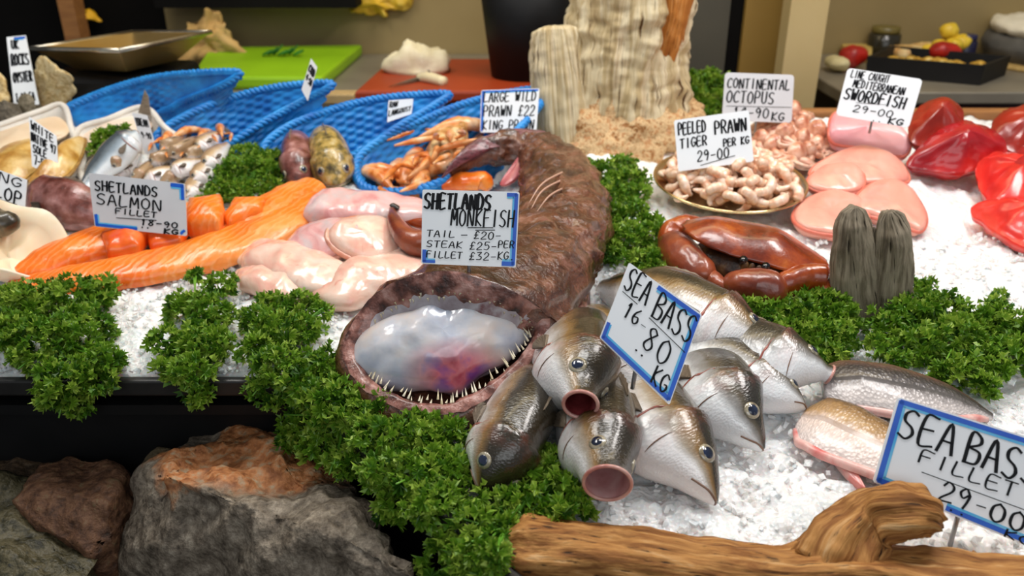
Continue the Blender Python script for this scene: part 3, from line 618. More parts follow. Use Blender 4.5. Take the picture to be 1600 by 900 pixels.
def fish(label, spine, H, dorsal, mouth=0.0, m=None, eyes=(1, -1), name='sea_bass', cat='fish', group=None, mouth_m=None, wk=1.0, tail=True, fins=True, eye_r=.18, n=90, ns=36, lipm=None, gape=(0, -1)):
    sp = [P(*q) if not isinstance(q, Vector) else q for q in spine]
    top, bot, wid = ([list(q) for q in tb] for tb in (HT, HBt, HW))
    if mouth:
        for tb, k in ((top, .52), (bot, .52), (wid, .44)):
            for q in tb:
                if q[0] <= .08: q[1] = max(q[1], k * mouth + (.10 if q[0] == .08 else 0) * (1 - .4 * mouth))
    ln = sum((Vector(b) - Vector(a)).length for a, b in zip(sp, sp[1:])); fr = min(1.0, ln / (8.0 * H)) if not tail else 1.0
    def sc_(tb, k=1):                                           # only the part of the fish that shows above the ice is laid along the spine
        xs_ = np.linspace(0, 1, 60); y = np.interp(xs_ * fr, [q[0] for q in tb], [q[1] for q in tb]) * H * k
        if not tail: y = y * np.interp(xs_, [0, .72, 1], [1, 1, .35])
        return list(zip(xs_, y))
    def mod(p, t, th, c):
        t = t * fr
        if .10 < t < .30:                                       # the gill cover stands proud and ends in a step
            e = .245 + .035 * math.cos(th - math.pi * (0 if math.cos(th) > 0 else 1)) * 1 - .02 * math.sin(th)
            if t < e: p = c + (p - c) * (1 + .10 * min(1, (t - .10) / .1))
        return p
    L = Loft(sp, sc_(top), sc_(bot), sc_(wid, wk), dorsal=dorsal, n=n, ns=ns, mod=mod, cap=(not mouth, True))
    if mouth:                                                   # the upper jaw reaches forward of the lower one
        T0 = L.T[0]; 
        for i in range(int(n * .07 / fr)):
            k = 1 - i / (n * .07 / fr)
            for j in range(ns):
                th = 2 * math.pi * j / ns; L.v[i * ns + j] += -T0 * H * (gape[0] + .16 * math.sin(th) * mouth * -gape[1]) * k
    L.a['t'] = [q * fr for q in L.a['t']]
    c = L.v.mean(0); o = empty(name, (c[0], c[1], L.v[:, 2].min()), label, cat, group)
    L.obj('body', m or m_bass, o)
    if mouth:
        ring = L.v[:ns]; cen = ring.mean(0); T0 = L.T[0]; V = []; 
        for s_, d in ((1.0, 0), (.9, .05), (.86, .25), (.8, .6), (.55, 1.0), (.05, 1.15)): V.append(cen + (ring - cen) * s_ + T0 * d * H)
        mesh_obj('mouth', np.concatenate(V), grid_faces(6, ns), mouth_m or m_mouth, o)
        v, f = tube(list(ring), H * .038, 8, ns * 2, True); mesh_obj('lip', v, f, lipm or m_lip, o)
    else:
        pts = []
        for sd in (1, -1):
            for t, th in ((.085 / fr, -34), (.055 / fr, -24), (.03 / fr, -12), (.003, -4)):
                a = rad(th) if sd > 0 else math.pi - rad(th); pts.append((sd, L.at(t, a, .0004)))
        q = [p for s_, p in pts[:4]] + [p for s_, p in pts[4:]][::-1]; v, f = tube(q, H * .022, 6, 30); mesh_obj('mouth_line', v, f, lipm or m_jaw, o)
    for e in eyes:
        th = rad(32) if e > 0 else math.pi - rad(32); te = .122 / fr
        p = L.at(te, th); i = int(te * (n - 1)); nn = L.nrm(te, th); nn = nn if nn.dot(p - L.c[i]) > 0 else -nn; p = p - nn * H * .015; a = L.T[i]; b = unit(np.cross(nn, a)); a = np.cross(b, nn)
        v, f = ball(p, (H * eye_r, H * eye_r, H * eye_r * .34), 20, 12, (a, b, nn)); eo = mesh_obj('eye', v, f, m_iris, o)
        v, f = ball(p + nn * H * .030, (H * eye_r * .70, H * eye_r * .70, H * eye_r * .24), 16, 10, (a, b, nn)); mesh_obj('pupil', v, f, m_pupil, eo)
    for e in (1, -1):                                           # red edge of the gill cover and the cheek crease before it
        for t0_, amp_, w_ in ((.247, .034, .034), (.185, .022, .012)):
            q = []
            for d_ in (range(16, -66, -8) if t0_ > .2 else range(-4, -50, -5)):
                th = rad(d_) if e > 0 else math.pi - rad(d_); q.append(L.at((t0_ + amp_ * math.cos(rad(d_)) - .02 * math.sin(rad(d_))) / fr, th, H * .004))
            v, f = tube(q, [H * w_ * .3, H * w_, H * w_ * 1.2, H * w_, H * w_ * .3], 6, 34); mesh_obj('gill_edge', v, f, m_gill if t0_ > .2 else m_jaw, o)
    if fins:
        for e in (1, -1):
            th = rad(-15) if e > 0 else math.pi - rad(-15); p = L.at(.29 / fr, th, .001); i = int(.29 / fr * (n - 1)); nn = unit(L.at(.29, th, .01) - p)
            v, f = fan(p, L.T[i] * 1.0 + nn * .12 + L.B[i] * .2, L.T[i] * .9 + nn * .12 - L.B[i] * .5, H * .8); mesh_obj('pectoral_fin', v, f, m_fin, o)
        V = []
        for t0, t1, hh in ((.36, .56, .16), (.62, .8, .16)):
            t0 /= fr; t1 = min(t1 / fr, .98); k = 12
            if t0 > .9: continue
            vv = []; ff = []
            for q in range(k + 1):
                t = t0 + (t1 - t0) * q / k; p = L.at(t, math.pi / 2, -.001); i = int(t * (n - 1)); hgt = H * hh * (math.sin(math.pi * (.12 + .85 * q / k)) ** .7) * (1 if q % 2 else .8)
                tip = p + (L.B[i] * .8 + L.T[i] * .7) * hgt
                for sd in (1, -1): vv += [p + L.S[i] * sd * .0012, tip + L.S[i] * sd * .0003]
            for q in range(k): a = q * 4; ff += [(a, a + 4, a + 5, a + 1), (a + 3, a + 7, a + 6, a + 2), (a + 1, a + 5, a + 7, a + 3)]
            V.append((np.array(vv), ff))
        v, f = join(V); mesh_obj('dorsal_fin', v, f, m_fin, o, smooth=False)
    if tail:
        p = L.c[-1] - L.T[-1] * H * .05; v, f = fan(p, L.T[-1] * .8 + L.B[-1] * .62, L.T[-1] * .8 - L.B[-1] * .62, H * 1.1, 12, .0016); mesh_obj('tail_fin', v, f, m_fin, o)
    return o, L
UPV = (0, 0, 1)
SB = 'sea bass on the ice'
# the nearest heads, each a whole fish half sunk in the ice
fish('gaping sea bass tucked against the right jaw of the monkfish', [(907, 632, .098), (902, 588, .088), (896, 548, .066), (898, 520, .03), (905, 495, -.02)], .052, (.75, -.1, .6), .62, m_bass, group=SB, tail=False, wk=1.1)
fish('brown backed sea bass lowest on the left, its snout in the parsley', [(752, 768, .03), (778, 720, .042), (806, 660, .045), (830, 610, .035), (850, 575, .0), (870, 545, -.05)], .046, (.66, -.25, .65), 0, m_bass, group=SB, tail=False, wk=1.15)
fish('sea bass with a wide open pale round mouth pointing at the viewer', [(949, 755, .066), (941, 712, .058), (931, 664, .045), (920, 622, .025), (912, 590, -.01), (905, 565, -.05)], .048, (.62, -.1, .75), .88, m_bass, group=SB, tail=False, mouth_m=m_pale_mouth, wk=1.12)
fish('closed mouthed sea bass with a red gill at the front of the pile', [(1118, 786, .018), (1080, 732, .03), (1038, 684, .036), (1004, 644, .028), (980, 615, .006), (965, 595, -.03)], .054, (.92, .3, .25), 0, m_bass, group=SB, tail=False)
fish('bluish headed dark sea bass lying right of the front pile', [(1192, 703, .015), (1157, 662, .03), (1125, 624, .034), (1100, 594, .018), (1082, 574, -.01), (1070, 560, -.04)], .052, (.80, .3, .5), 0, m_bass2, group=SB, tail=False)
fish('white bellied sea bass half covered by the small slanting sign', [(1026, 642, .03), (990, 595, .045), (960, 555, .05), (935, 520, .04), (915, 490, .01), (900, 470, -.03)], .046, (.92, .2, .15), 0, m_bass, group=SB, tail=False)
fish('red mouthed sea bass right of the small slanting sign', [(1203, 545, .04), (1160, 523, .05), (1110, 502, .054), (1050, 480, .052), (990, 462, .035), (940, 450, .0)], .052, (.2, .8, .45), .5, m_bass, group=SB, tail=False, wk=.95)
fish('silver faced sea bass under the parsley, mouth open to the right', [(1296, 585, .035), (1255, 572, .045), (1210, 562, .045), (1150, 548, .03), (1090, 530, .01), (1040, 515, -.02)], .047, (.15, .8, .45), .45, m_bass2, group=SB, tail=False, wk=.95)
fish('silver sea bass with a dark back lying between the blue headed one and the fillets', [(1258, 640, .018), (1218, 617, .028), (1165, 588, .032), (1110, 560, .03), (1060, 540, .015), (1010, 520, -.01)], .042, (.3, .8, .35), 0, m_bass2, group=SB, tail=False)
# sea bass fillets, skin side up
def fillet_mat(name, cols):
    s = NT(name); at = s.n('Attribute', attribute_name='v'); co = s.coord(); nz = s.n('TexNoise', Scale=120, Detail=4); s.l(co, nz.inputs['Vector'])
    m1 = s.n('Math', operation='MULTIPLY_ADD'); s.l(nz.outputs[0], m1.inputs[0]); m1.inputs[1].default_value = .5; s.l(at.outputs['Fac'], m1.inputs[2])
    m2 = s.n('MapRange'); m2.inputs[1].default_value = -.75; m2.inputs[2].default_value = 1.25; s.l(m1.outputs[0], m2.inputs[0])
    c = s.ramp(m2.outputs[0], cols); mp = s.n('Mapping'); mp.inputs['Scale'].default_value = (300, 46, 1); tc = s.n('TexCoord'); s.l(tc.outputs['UV'], mp.inputs[0])
    vo = s.n('TexVoronoi', Scale=1.0); s.l(mp.outputs[0], vo.inputs['Vector'])
    c = s.mix(s.ramp(vo.outputs[0], [(.25, '#000000'), (.7, '#777777')]), c, '#2a2422'); s.l(c, s.b.inputs['Base Color']); s.bump(vo.outputs[0], .5, .0015)
    return s.fin(rough=.3, spec=.6, coat=.4)
def fillet(label, spine, wid, th, cols, dorsal, seed):
    L = Loft([P(*q) for q in spine], wid, wid, th, dorsal=dorsal, n=70, ns=36)
    o = empty('sea_bass_fillet', L.v.mean(0) - np.array((0, 0, .012)), label, 'fish fillet', 'sea bass fillets behind the large sign')
    L.obj('skin', fillet_mat('fillet_skin', cols), o)
    pts = [L.at(t, -math.pi / 2, -.001) for t in np.linspace(.01, .97, 20)]; v, f = tube(pts, [.003] + [.0055] * 8 + [.003], 8, 50); mesh_obj('flesh_edge', v, f, M('pink_flesh_edge', ['#e09a94', '#f0c4bc', '#d8706c'], 40, rough=.3, sss=.3), o)
    return o
fillet('grey scaled sea bass fillet below the parsley, tail to the right', [(1285, 598, .020), (1340, 602, .022), (1400, 610, .022), (1460, 622, .018), (1510, 637, .012), (1550, 652, .008)], [(0, .026), (.12, .038), (.4, .040), (.7, .028), (.92, .010), (1, .006)], [(0, .008), (.2, .016), (.7, .010), (1, .003)], [(.1, '#e6dcd8'), (.30, '#b4acaa'), (.44, '#6e6866'), (.7, '#3e3836'), (1, '#8a6250')], (.2, 1, .25), 1)
fillet('golden brown sea bass fillet with a pink edge left of the large sign', [(1255, 652, .014), (1290, 662, .02), (1340, 685, .022), (1400, 712, .02), (1470, 745, .014), (1560, 780, .006)], [(0, .02), (.1, .038), (.3, .044), (.6, .038), (1, .012)], [(0, .005), (.2, .011), (.7, .008), (1, .003)], [(.1, '#f0e0da'), (.45, '#ead2c4'), (.62, '#c09868'), (.82, '#a07a4c'), (1, '#4a3a2c')], (.45, 1, .25), 2)
fa = P(1295, 690, .012); v, f = slab([P(1262, 652, .006), P(1292, 660, .006), P(1322, 690, .006), P(1330, 735, .004), P(1352, 775, .003), P(1318, 745, .004), P(1292, 705, .005)], .008, 50, bulge=.004, jit=.003)
tag(mesh_obj('belly_flap', v, f, M('raw_pink_flap', ['#f2d4cc', '#e89a92', '#d0605a'], 40, rough=.3, sss=.3, coat=.3)), 'thin raw pink flap of fish beside the golden fillet', 'fish piece')
# frosty scales pile by the sign
v, f = ball(P(1082, 600, .012), (.03, .03, .02), 30, 18); v = np.array([p + unit(p - v.mean(0)) * nz3(p, 60, 2) * .01 for p in v]); tag(mesh_obj('fish_scraps', v, f, M('tan_scraps', ['#8c6a54', '#b89880', '#d8c4b4'], 70, rough=.4, bump=.5), smooth=False), 'small tan heap of skin scraps under the small slanting sign', 'fish piece')

# ------------------------------------------------------------------ monkfish
mk = empty('monkfish', P(740, 540), 'large brown monkfish with a gaping toothy mouth at the front of the ice', 'fish')
rimq = [(842, 515, .085), (822, 494, .105), (770, 466, .128), (700, 450, .135), (640, 458, .125), (585, 490, .095), (553, 545, .065), (563, 585, .05), (600, 618, .042), (660, 640, .035), (715, 636, .038), (770, 606, .048), (820, 562, .065)]
NSm = 72; rimc = catmull(pp(rimq), NSm, True)
s = NT('monkfish_skin'); co = s.coord(); n1 = s.n('TexNoise', Scale=24, Detail=9, Roughness=.7, Distortion=.5); s.l(co, n1.inputs['Vector'])
c1 = s.ramp(n1.outputs[0], [(.3, '#20110c'), (.44, '#472619'), (.55, '#70432e'), (.68, '#946658'), (.8, '#b89484')]); n3 = s.n('TexNoise', Scale=9, Detail=4); s.l(co, n3.inputs['Vector'])
c1 = s.mix(s.ramp(n3.outputs[0], [(.45, '#000000'), (.7, '#888888')]), c1, '#70402a'); s.l(c1, s.b.inputs['Base Color'])
n2 = s.n('TexNoise', Scale=110, Detail=6); s.l(co, n2.inputs['Vector']); s.bump(n2.outputs[0], .8, .005); m_monk = s.fin(rough=.25, spec=.7, coat=.6)
m_mlip = M('monkfish_lip', ['#2e1a16', '#6a3e34', '#a47064', '#c49a90'], 55, detail=8, rough=.25, bump=.8, bscale=90, dist=.005, coat=.6)
sp_m = catmull([P(698, 548, .05), P(725, 505, .07), P(775, 460, .075), P(830, 415, .065), P(868, 365, .06), P(880, 310, .056), P(862, 260, .056), P(822, 234, .062), P(775, 230, .072), P(735, 240, .070), P(700, 264, .055)], 120)
Lm = Loft(sp_m, [(0, .07), (.15, .07), (.28, .06), (.42, .052), (.6, .042), (.72, .030), (.85, .020), (.94, .012), (1, .006)], [(0, .05), (.15, .07), (.28, .06), (.42, .052), (.6, .045), (.72, .032), (.85, .026), (.94, .026), (1, .02)], [(0, .12), (.12, .115), (.22, .098), (.34, .082), (.48, .072), (.6, .058), (.72, .040), (.85, .014), (.94, .006), (1, .003)], n=120, ns=NSm)
G = Lm.v.reshape(120, NSm, 3); st_ = 14; rings = []
def lipring(s_, out, dz): 
    cc = rimc.mean(0); d = rimc - cc; dn = d / np.linalg.norm(d, axis=1)[:, None]; r = rimc + dn * out; r[:, 2] += dz; return r
outer = [lipring(1, 0, 0), lipring(1, .006, .006), lipring(1, .014, .004), lipring(1, .022, -.004)]
down = lipring(1, .024, 0); down[:, 2] = np.minimum(down[:, 2], down[:, 2] * .45 + .55 * (Z0 + SL * (down[:, 1] - Y0) + .006))
body0 = [];
for k in range(1, 10):
    u = k / 10; u = u * u * (3 - 2 * u); body0.append(outer[-1] * (1 - u) + G[st_ + 2 * k] * u)
allr = outer + body0 + [G[i] for i in range(st_ + 22, 120)]
A = np.array(allr); nr = len(A)
for i in range(nr):
    w_i = min(1, i / 6)
    for j in range(NSm):
        p = A[i, j]; cc = A[i].mean(0); d = unit(p - cc); A[i, j] = p + d * w_i * (.008 * nz3(p, 26, 4, 5) + .005 * nz3(p, 80, 6, 3)) * min(1, (nr - i) / 25)
v = A.reshape(-1, 3); f = [tuple(reversed(q)) for q in grid_faces(nr, NSm)] + [tuple(range((nr - 1) * NSm, nr * NSm))]
mesh_obj('skin', v, f, m_monk, mk)
# lip band just over the rim, then the hollow of the mouth
V = [lipring(1, -.010, -.010), lipring(1, -.004, .004), lipring(1, .004, .009), lipring(1, .012, .007)]; V = [np.array([p + unit(p - rimc.mean(0)) * .003 * nz3(p, 90, 3) for p in q]) for q in V]
mesh_obj('lip', np.concatenate(V), grid_faces(4, NSm), m_mlip, mk)
cc = rimc.mean(0); inn = P(720, 520, .035); inn = np.array(inn)
V = [lipring(1, -.004, .0)]
for s_, k, dz in ((.88, .1, -.012), (.8, .3, -.03), (.66, .55, -.045), (.4, .8, -.05), (.05, .9, -.05)): q = cc + (rimc - cc) * s_; q = q * (1 - k) + (q - cc + inn) * k; q[:, 2] += dz * .8; V.append(q)
mesh_obj('mouth_lining', np.concatenate(V), grid_faces(6, NSm), M('mouth_lining', ['#140a0c', '#3c2024', '#6c464a', '#8e7a82'], 22, rough=.3, coat=.5), mk)
# inner pale upper palate
pal = []
for s_, dz in ((.985, .004), (.90, -.002), (.80, -.012), (.66, -.03)): q = cc + (rimc - cc) * s_; q[:, 2] += dz; pal.append(q[4:34])
mesh_obj('palate', np.concatenate(pal), grid_faces(4, 30, False), M('grey_palate', ['#6e5a5e', '#a0949a', '#bcb6bc', '#7a4a4c'], 30, rough=.25, coat=.6), mk)
# the swollen pale tongue
ax = (np.array(RT) * .95 + np.array((0, .08, .10)), np.array((-.1, .6, .55)), None); ax = (unit(ax[0]), unit(ax[1] - unit(ax[0]) * unit(ax[0]).dot(ax[1])), None); ax = (ax[0], ax[1], np.cross(ax[0], ax[1]))
tc_ = np.array(P(697, 533, .066)); v, f = ball(tc_, (.110, .052, .044), 60, 40, ax)
def tongue(p):
    l = (p - tc_) @ np.array(ax).T; x = l[0] / .108
    p = p + ax[1] * (.012 * x - .010 * math.exp(-((x - .05) / .22) ** 2) * (l[1] < 0)); return p + unit(p - tc_) * .007 * nz3(p, 22, 8, 3)
v = np.array([tongue(p) for p in v])
s = NT('pale_tongue'); co = s.coord(); n1 = s.n('TexNoise', Scale=20, Detail=4); s.l(co, n1.inputs['Vector'])
c1 = s.ramp(n1.outputs[0], [(.35, '#b4bcce'), (.5, '#d4d4da'), (.65, '#e2d4cc')]); gd = s.n('TexGradient', gradient_type='SPHERICAL'); mp = s.n('Mapping'); mp.vector_type = 'TEXTURE'; lo = P(712, 572, .045) - mk.location; mp.inputs['Location'].default_value = lo + Vector((0, -.025, .01)); mp.inputs['Scale'].default_value = (.062, .042, .04)
tcn = s.n('TexCoord'); s.l(tcn.outputs['Object'], mp.inputs[0]); s.l(mp.outputs[0], gd.inputs[0])
n4 = s.n('TexNoise', Scale=28, Detail=3); s.l(co, n4.inputs['Vector']); pc = s.ramp(n4.outputs[0], [(.38, '#b03a52'), (.5, '#d8707e'), (.62, '#8a4a98')])
mm = s.n('Math', operation='MULTIPLY'); s.l(gd.outputs['Fac'], mm.inputs[0]); mm.inputs[1].default_value = 1.7; mm.use_clamp = True
s.l(s.mix(mm.outputs[0], c1, pc), s.b.inputs['Base Color']); n2 = s.n('TexNoise', Scale=35, Detail=3); s.l(co, n2.inputs['Vector']); s.bump(n2.outputs[0], .3, .004)
mesh_obj('tongue', v, f, s.fin(rough=.15, spec=.6, coat=.8, sss=.3, srad=(.012,)), mk, label='swollen pale blue and pink tongue')
# teeth along both jaws
m_tooth = M('needle_tooth', ['#c8b890', '#e8e0cc'], 60, rough=.25)
def cone(p, d, l, r=.0015):
    d = unit(np.array(d)); a = unit(np.cross(d, (0.3, .1, .9))); b = np.cross(d, a); v = [p + (a * math.cos(k * 1.047) + b * math.sin(k * 1.047)) * r for k in range(6)] + [p + d * l * .6 + (a * .6 + b * .2) * r * .6] + [p + d * l + a * r * .8]
    return np.array(v), [(k, (k + 1) % 6, 7) for k in range(6)]
NT_ = 92; big_ring = catmull(pp(rimq), NT_ * 2, True)
for k in range(NT_):
    i = (k * 2 + R.randint(0, 1)) % (2 * NT_); p = big_ring[i]; inw = unit(cc - p); lower = p[2] < 1.02 and 70 < i < 178
    lower = i > NT_ * .92
    d = inw * .55 + np.array((0, .1, .9 if lower else -.85)) + NR.normal(0, .15, 3)
    v, f = cone(p + inw * R.uniform(.002, .012) + np.array((0, 0, .001)), d, R.uniform(.004, .014) if lower else R.uniform(.003, .007)); mesh_obj('tooth', v, f, m_tooth, mk)
# brow bumps, eyes, gill fin, back filaments, tail fin
for px, py, r in ((690, 436, .02), (772, 430, .03), (640, 452, .015), (800, 452, .02)):
    c0 = P(px, py, .105); v, f = ball(c0, (r * 1.3, r, r * .8), 30, 18); v = np.array([p + unit(p - np.array(c0)) * nz3(p, 60, 4) * .006 for p in v]); mesh_obj('brow', v, f, m_monk, mk)
v, f = fan(P(850, 500, .05), P(868, 470, .09) - P(850, 500, .05), P(838, 475, .10) - P(850, 500, .05), .045, 7, .0015); mesh_obj('gill_fin', v, f, M('pale_fin', ['#a8989c', '#d0c8cc'], 50, rough=.3, coat=.4), mk)
L = Loft([P(918, 435, .03), P(905, 480, .04), P(880, 520, .04), P(850, 548, .03), P(815, 580, .02)], .012, .012, [.004, .012, .014, .010, .004], n=40, ns=16, mod=grooves(.004, 2, 2)); L.obj('gill_flap', m_mlip, mk)
for k, (a, b, c) in enumerate([((895, 262), (850, 285), (826, 318)), ((893, 275), (850, 296), (830, 326)), ((890, 290), (860, 305), (838, 332))]):
    v, f = tube([P(*a, .09), P(*b, .125), P(*c, .115)], [.0018, .0014, .0006], 6, 16); mesh_obj('filament', v, f, M('pale_spine', '#c8a08c', rough=.3), mk)
v, f = slab([P(850, 208, .085), P(800, 203, .095), P(745, 220, .09), P(712, 248, .075), P(690, 278, .05), P(706, 268, .05), P(742, 250, .06), P(790, 230, .07), P(830, 224, .075)], .006, 60, bulge=.003, up=(.2, -.7, .7), jit=.003); mesh_obj('tail_fin', v, f, M('purple_fin', ['#3c1a20', '#6c343c', '#8a5058'], 50, stretch=(1, 4, 4), rough=.3, bump=.5, coat=.4), mk)
v, f = slab([P(832, 222, .07), P(842, 232, .07), P(826, 262, .05), P(800, 288, .035), P(784, 290, .03), P(802, 262, .05)], .008, 40, bulge=.004, up=(-.5, -.6, .6)); mesh_obj('belly_fin', v, f, M('rose_fin', ['#a84850', '#d07c80'], 40, rough=.3, sss=.2, coat=.4), mk)
# ------------------------------------------------------------------ salmon
def salmon_mat():
    s = NT('salmon_flesh'); co = s.coord(); mp = s.n('Mapping'); mp.inputs['Rotation'].default_value = (0, 0, rad(28)); tc = s.n('TexCoord'); s.l(tc.outputs['Object'], mp.inputs[0])
    wv = s.n('TexWave', wave_type='BANDS', bands_direction='X', Scale=32, Distortion=7); wv.inputs['Detail'].default_value = 3; wv.inputs['Detail Scale'].default_value = 1.2; s.l(mp.outputs[0], wv.inputs['Vector'])
    n1 = s.n('TexNoise', Scale=14, Detail=4); s.l(co, n1.inputs['Vector']); c = s.ramp(n1.outputs[0], [(.3, '#ec6412'), (.5, '#f6801e'), (.7, '#fc9e50')])
    c = s.mix(s.ramp(wv.outputs[0], [(.62, '#000000'), (.95, '#7a7a7a')]), c, '#ffc890'); s.l(c, s.b.inputs['Base Color']); s.bump(wv.outputs[0], .25, .002)
    return s.fin(rough=.28, spec=.5, sss=.15, coat=.3, srad=(.008,))
m_sal = salmon_mat(); m_sal2 = M('deep_salmon', ['#e24a08', '#f06414', '#f88a3a'], 30, rough=.28, sss=.15, coat=.3)
m_skin = M('salmon_skin', ['#6a6a6c', '#a8a8a8'], 60, rough=.25, coat=.4)
def piece(name, label, cat, poly, th, m, group=None, bulge=.006, up=(0, 0, 1), rnd=.4, jit=.002, seed=1, n=64, smooth=True, skirt=0.0):
    v, f = slab(pp(poly), th, n, bulge, rnd, smooth, up, jit, seed, skirt); return tag(mesh_obj(name, v, f, m), label, cat, group)
SG = 'salmon on the ice'
def side(label, spine, wid, th, seed):
    L = Loft([P(*q) for q in spine], th, [(0, .004), (1, .004)], wid, dorsal=(0, -.25, 1), n=80, ns=40, exp=.8, mod=lambda p, t, h, c: p + np.array((0, 0, 1)) * nz3(p, 25, seed) * .003)
    return tag(L.obj('salmon_fillet', m_sal), label, 'salmon fillet', SG)
side('long salmon side along the front of the orange salmon, behind the parsley', [(14, 452, .008), (80, 446, .008), (180, 432, .010), (290, 410, .012), (380, 382, .014), (450, 345, .016), (496, 318, .02)], [(0, .012), (.1, .026), (.4, .036), (.75, .046), (.95, .046), (1, .036)], [(0, .008), (.2, .018), (.6, .024), (1, .022)], 3)
side('second salmon side lying behind the front one, under the salmon sign', [(28, 428, .012), (90, 404, .016), (160, 382, .018), (240, 358, .018), (330, 340, .014)], [(0, .010), (.15, .030), (.5, .040), (1, .04)], [(0, .008), (.3, .022), (1, .024)], 5)
side('salmon side at the right end rising towards the parsley', [(330, 372, .018), (390, 348, .024), (440, 318, .028), (492, 292, .03)], [(0, .012), (.3, .030), (.8, .038), (1, .028)], [(0, .008), (.4, .020), (1, .016)], 8)
for lb, poly, th in [('thick salmon block below the left corner of the salmon sign', [(163, 392, .014), (172, 418, .012), (222, 410, .014), (236, 385, .018), (205, 376, .018)], .034),
        ('narrow dark salmon block below the right half of the salmon sign', [(232, 386, .016), (238, 404, .014), (286, 394, .016), (297, 374, .02), (262, 366, .02)], .026),
        ('square cut salmon block right of the salmon sign', [(294, 368, .016), (298, 382, .014), (346, 380, .016), (356, 358, .02), (352, 340, .02), (300, 346, .02)], .046),
        ('salmon block leaning behind the square one', [(352, 362, .018), (362, 372, .016), (412, 352, .02), (420, 332, .024), (370, 336, .024)], .034)]:
    piece('salmon_block', lb, 'salmon piece', poly, th, m_sal2 if 'dark' in lb or 'thick' in lb else m_sal, SG, .004, rnd=.28, smooth=False, n=48)

# ------------------------------------------------------------------ monkfish tails and steaks
s = NT('monk_flesh'); co = s.coord(); n1 = s.n('TexNoise', Scale=16, Detail=6, Distortion=.8); s.l(co, n1.inputs['Vector'])
c = s.ramp(n1.outputs[0], [(.3, '#f0a898'), (.45, '#f0c4b0'), (.6, '#f4d8c8'), (.75, '#e8d0cc')]); n3 = s.n('TexNoise', Scale=34, Detail=5, Distortion=2); s.l(co, n3.inputs['Vector'])
c = s.mix(s.ramp(n3.outputs[0], [(.62, '#000000'), (.74, '#bbbbbb')]), c, '#c85a52'); s.l(c, s.b.inputs['Base Color']); s.bump(n3.outputs[0], .25, .003); m_mf = s.fin(rough=.24, spec=.6, sss=.3, coat=.5, srad=(.012,))
m_mf2 = M('grey_pink_flesh', ['#d89090', '#e8b4b0', '#d8c0c0', '#e8d0c8'], 18, detail=6, rough=.24, sss=.3, coat=.5, bump=.25, bscale=30, distort=1)
MG = 'monkfish pieces'
def blob(name, label, spine, wid, th, m, seed, group=None, cat='fish piece', amp=.006, dorsal=(0, -.2, 1), fr=22, exp=.9, n=60, ns=40, bt=None):
    L = Loft([P(*q) for q in spine], th, bt or th, wid, dorsal=dorsal, n=n, ns=ns, exp=exp, mod=lambda p, t, h, c: p + unit(p - c) * (nz3(p, fr, seed) * amp)); return tag(L.obj(name, m), label, cat, group)
blob('monkfish_tail', 'long pale pink monkfish tail lying behind the steaks', [(494, 330, .022), (520, 328, .03), (580, 332, .032), (640, 336, .03), (700, 340, .02)], [(0, .014), (.08, .040), (.6, .040), (1, .02)], [(0, .012), (.1, .030), (1, .022)], m_mf2, 3, MG, exp=.7)
blob('monkfish_tail', 'pale monkfish tail under the steaks at the front left', [(378, 405, .010), (410, 402, .018), (460, 418, .022), (520, 440, .022), (560, 452, .012)], [(0, .010), (.15, .036), (.6, .044), (1, .02)], [(0, .008), (.3, .026), (1, .016)], m_mf, 5, MG)
blob('monkfish_tail', 'cream monkfish tail just behind the left jaw of the monkfish', [(492, 452, .010), (530, 452, .02), (590, 432, .024), (640, 412, .02), (668, 400, .012)], [(0, .012), (.3, .045), (.8, .04), (1, .015)], [(0, .010), (.4, .026), (1, .012)], m_mf, 8, MG)
blob('monkfish_tail', 'small pink monkfish piece at the left of the steaks', [(372, 428, .008), (400, 436, .015), (440, 452, .015), (490, 470, .008)], [.008, .026, .028, .008], [.008, .018, .018, .008], m_mf, 12, MG)
def steak(label, c, r, th, tilt, seed, m=m_mf):
    ax0 = unit(np.array((1, .1 * seed % .3, 0))); nn = unit(np.array(tilt)); ax0 = unit(ax0 - nn * ax0.dot(nn)); ay = np.cross(nn, ax0); cc = np.array(P(*c))
    out = [cc + (ax0 * math.cos(a) * r[0] + ay * math.sin(a) * r[1]) * (1 + .06 * math.sin(3 * a + seed)) for a in np.linspace(0, 2 * math.pi, 28, endpoint=False)]
    o = empty('monkfish_steak', cc, label, 'fish steak', MG)
    v, f = slab(out, th, 64, .006, .35, True, nn, .002, seed); mesh_obj('flesh', v, f, m, o)
    v, f = tube([p + nn * th * .55 + unit(p - cc) * .0012 for p in out], .0045, 8, 90, True); mesh_obj('skin_rim', v, f, M('membrane_rim', ['#c87858', '#e0a890', '#b86a5a'], 30, rough=.25, sss=.2, coat=.5), o)
steak('grey pink monkfish steak leaning at the front of the two', (512, 392, .018), (.062, .040), .034, (-.25, -.45, .8), 2, m_mf2)
steak('peach monkfish steak behind, nearest the monkfish sign', (570, 388, .022), (.054, .044), .034, (.3, -.4, .8), 5)
m_crab = NT('crab_shell'); s = m_crab; co = s.coord(); n1 = s.n('TexNoise', Scale=18, Detail=7, Roughness=.65); s.l(co, n1.inputs['Vector'])
s.l(s.ramp(n1.outputs[0], [(.3, '#4a1606'), (.45, '#7e2c0c'), (.58, '#a24412'), (.75, '#cc7430')]), s.b.inputs['Base Color']); n2 = s.n('TexNoise', Scale=160, Detail=4); s.l(co, n2.inputs['Vector']); s.bump(n2.outputs[0], .25, .002); m_crab = s.fin(rough=.26, spec=.6, coat=.5)
m_crabc = M('crab_claw_shell', ['#481a12', '#74301e', '#98492a', '#744844'], 14, detail=6, rough=.28, coat=.5, bump=.25, bscale=110)
m_tip = M('black_claw_tip', ['#0e0c0c', '#221c1a'], 40, rough=.25, coat=.4)
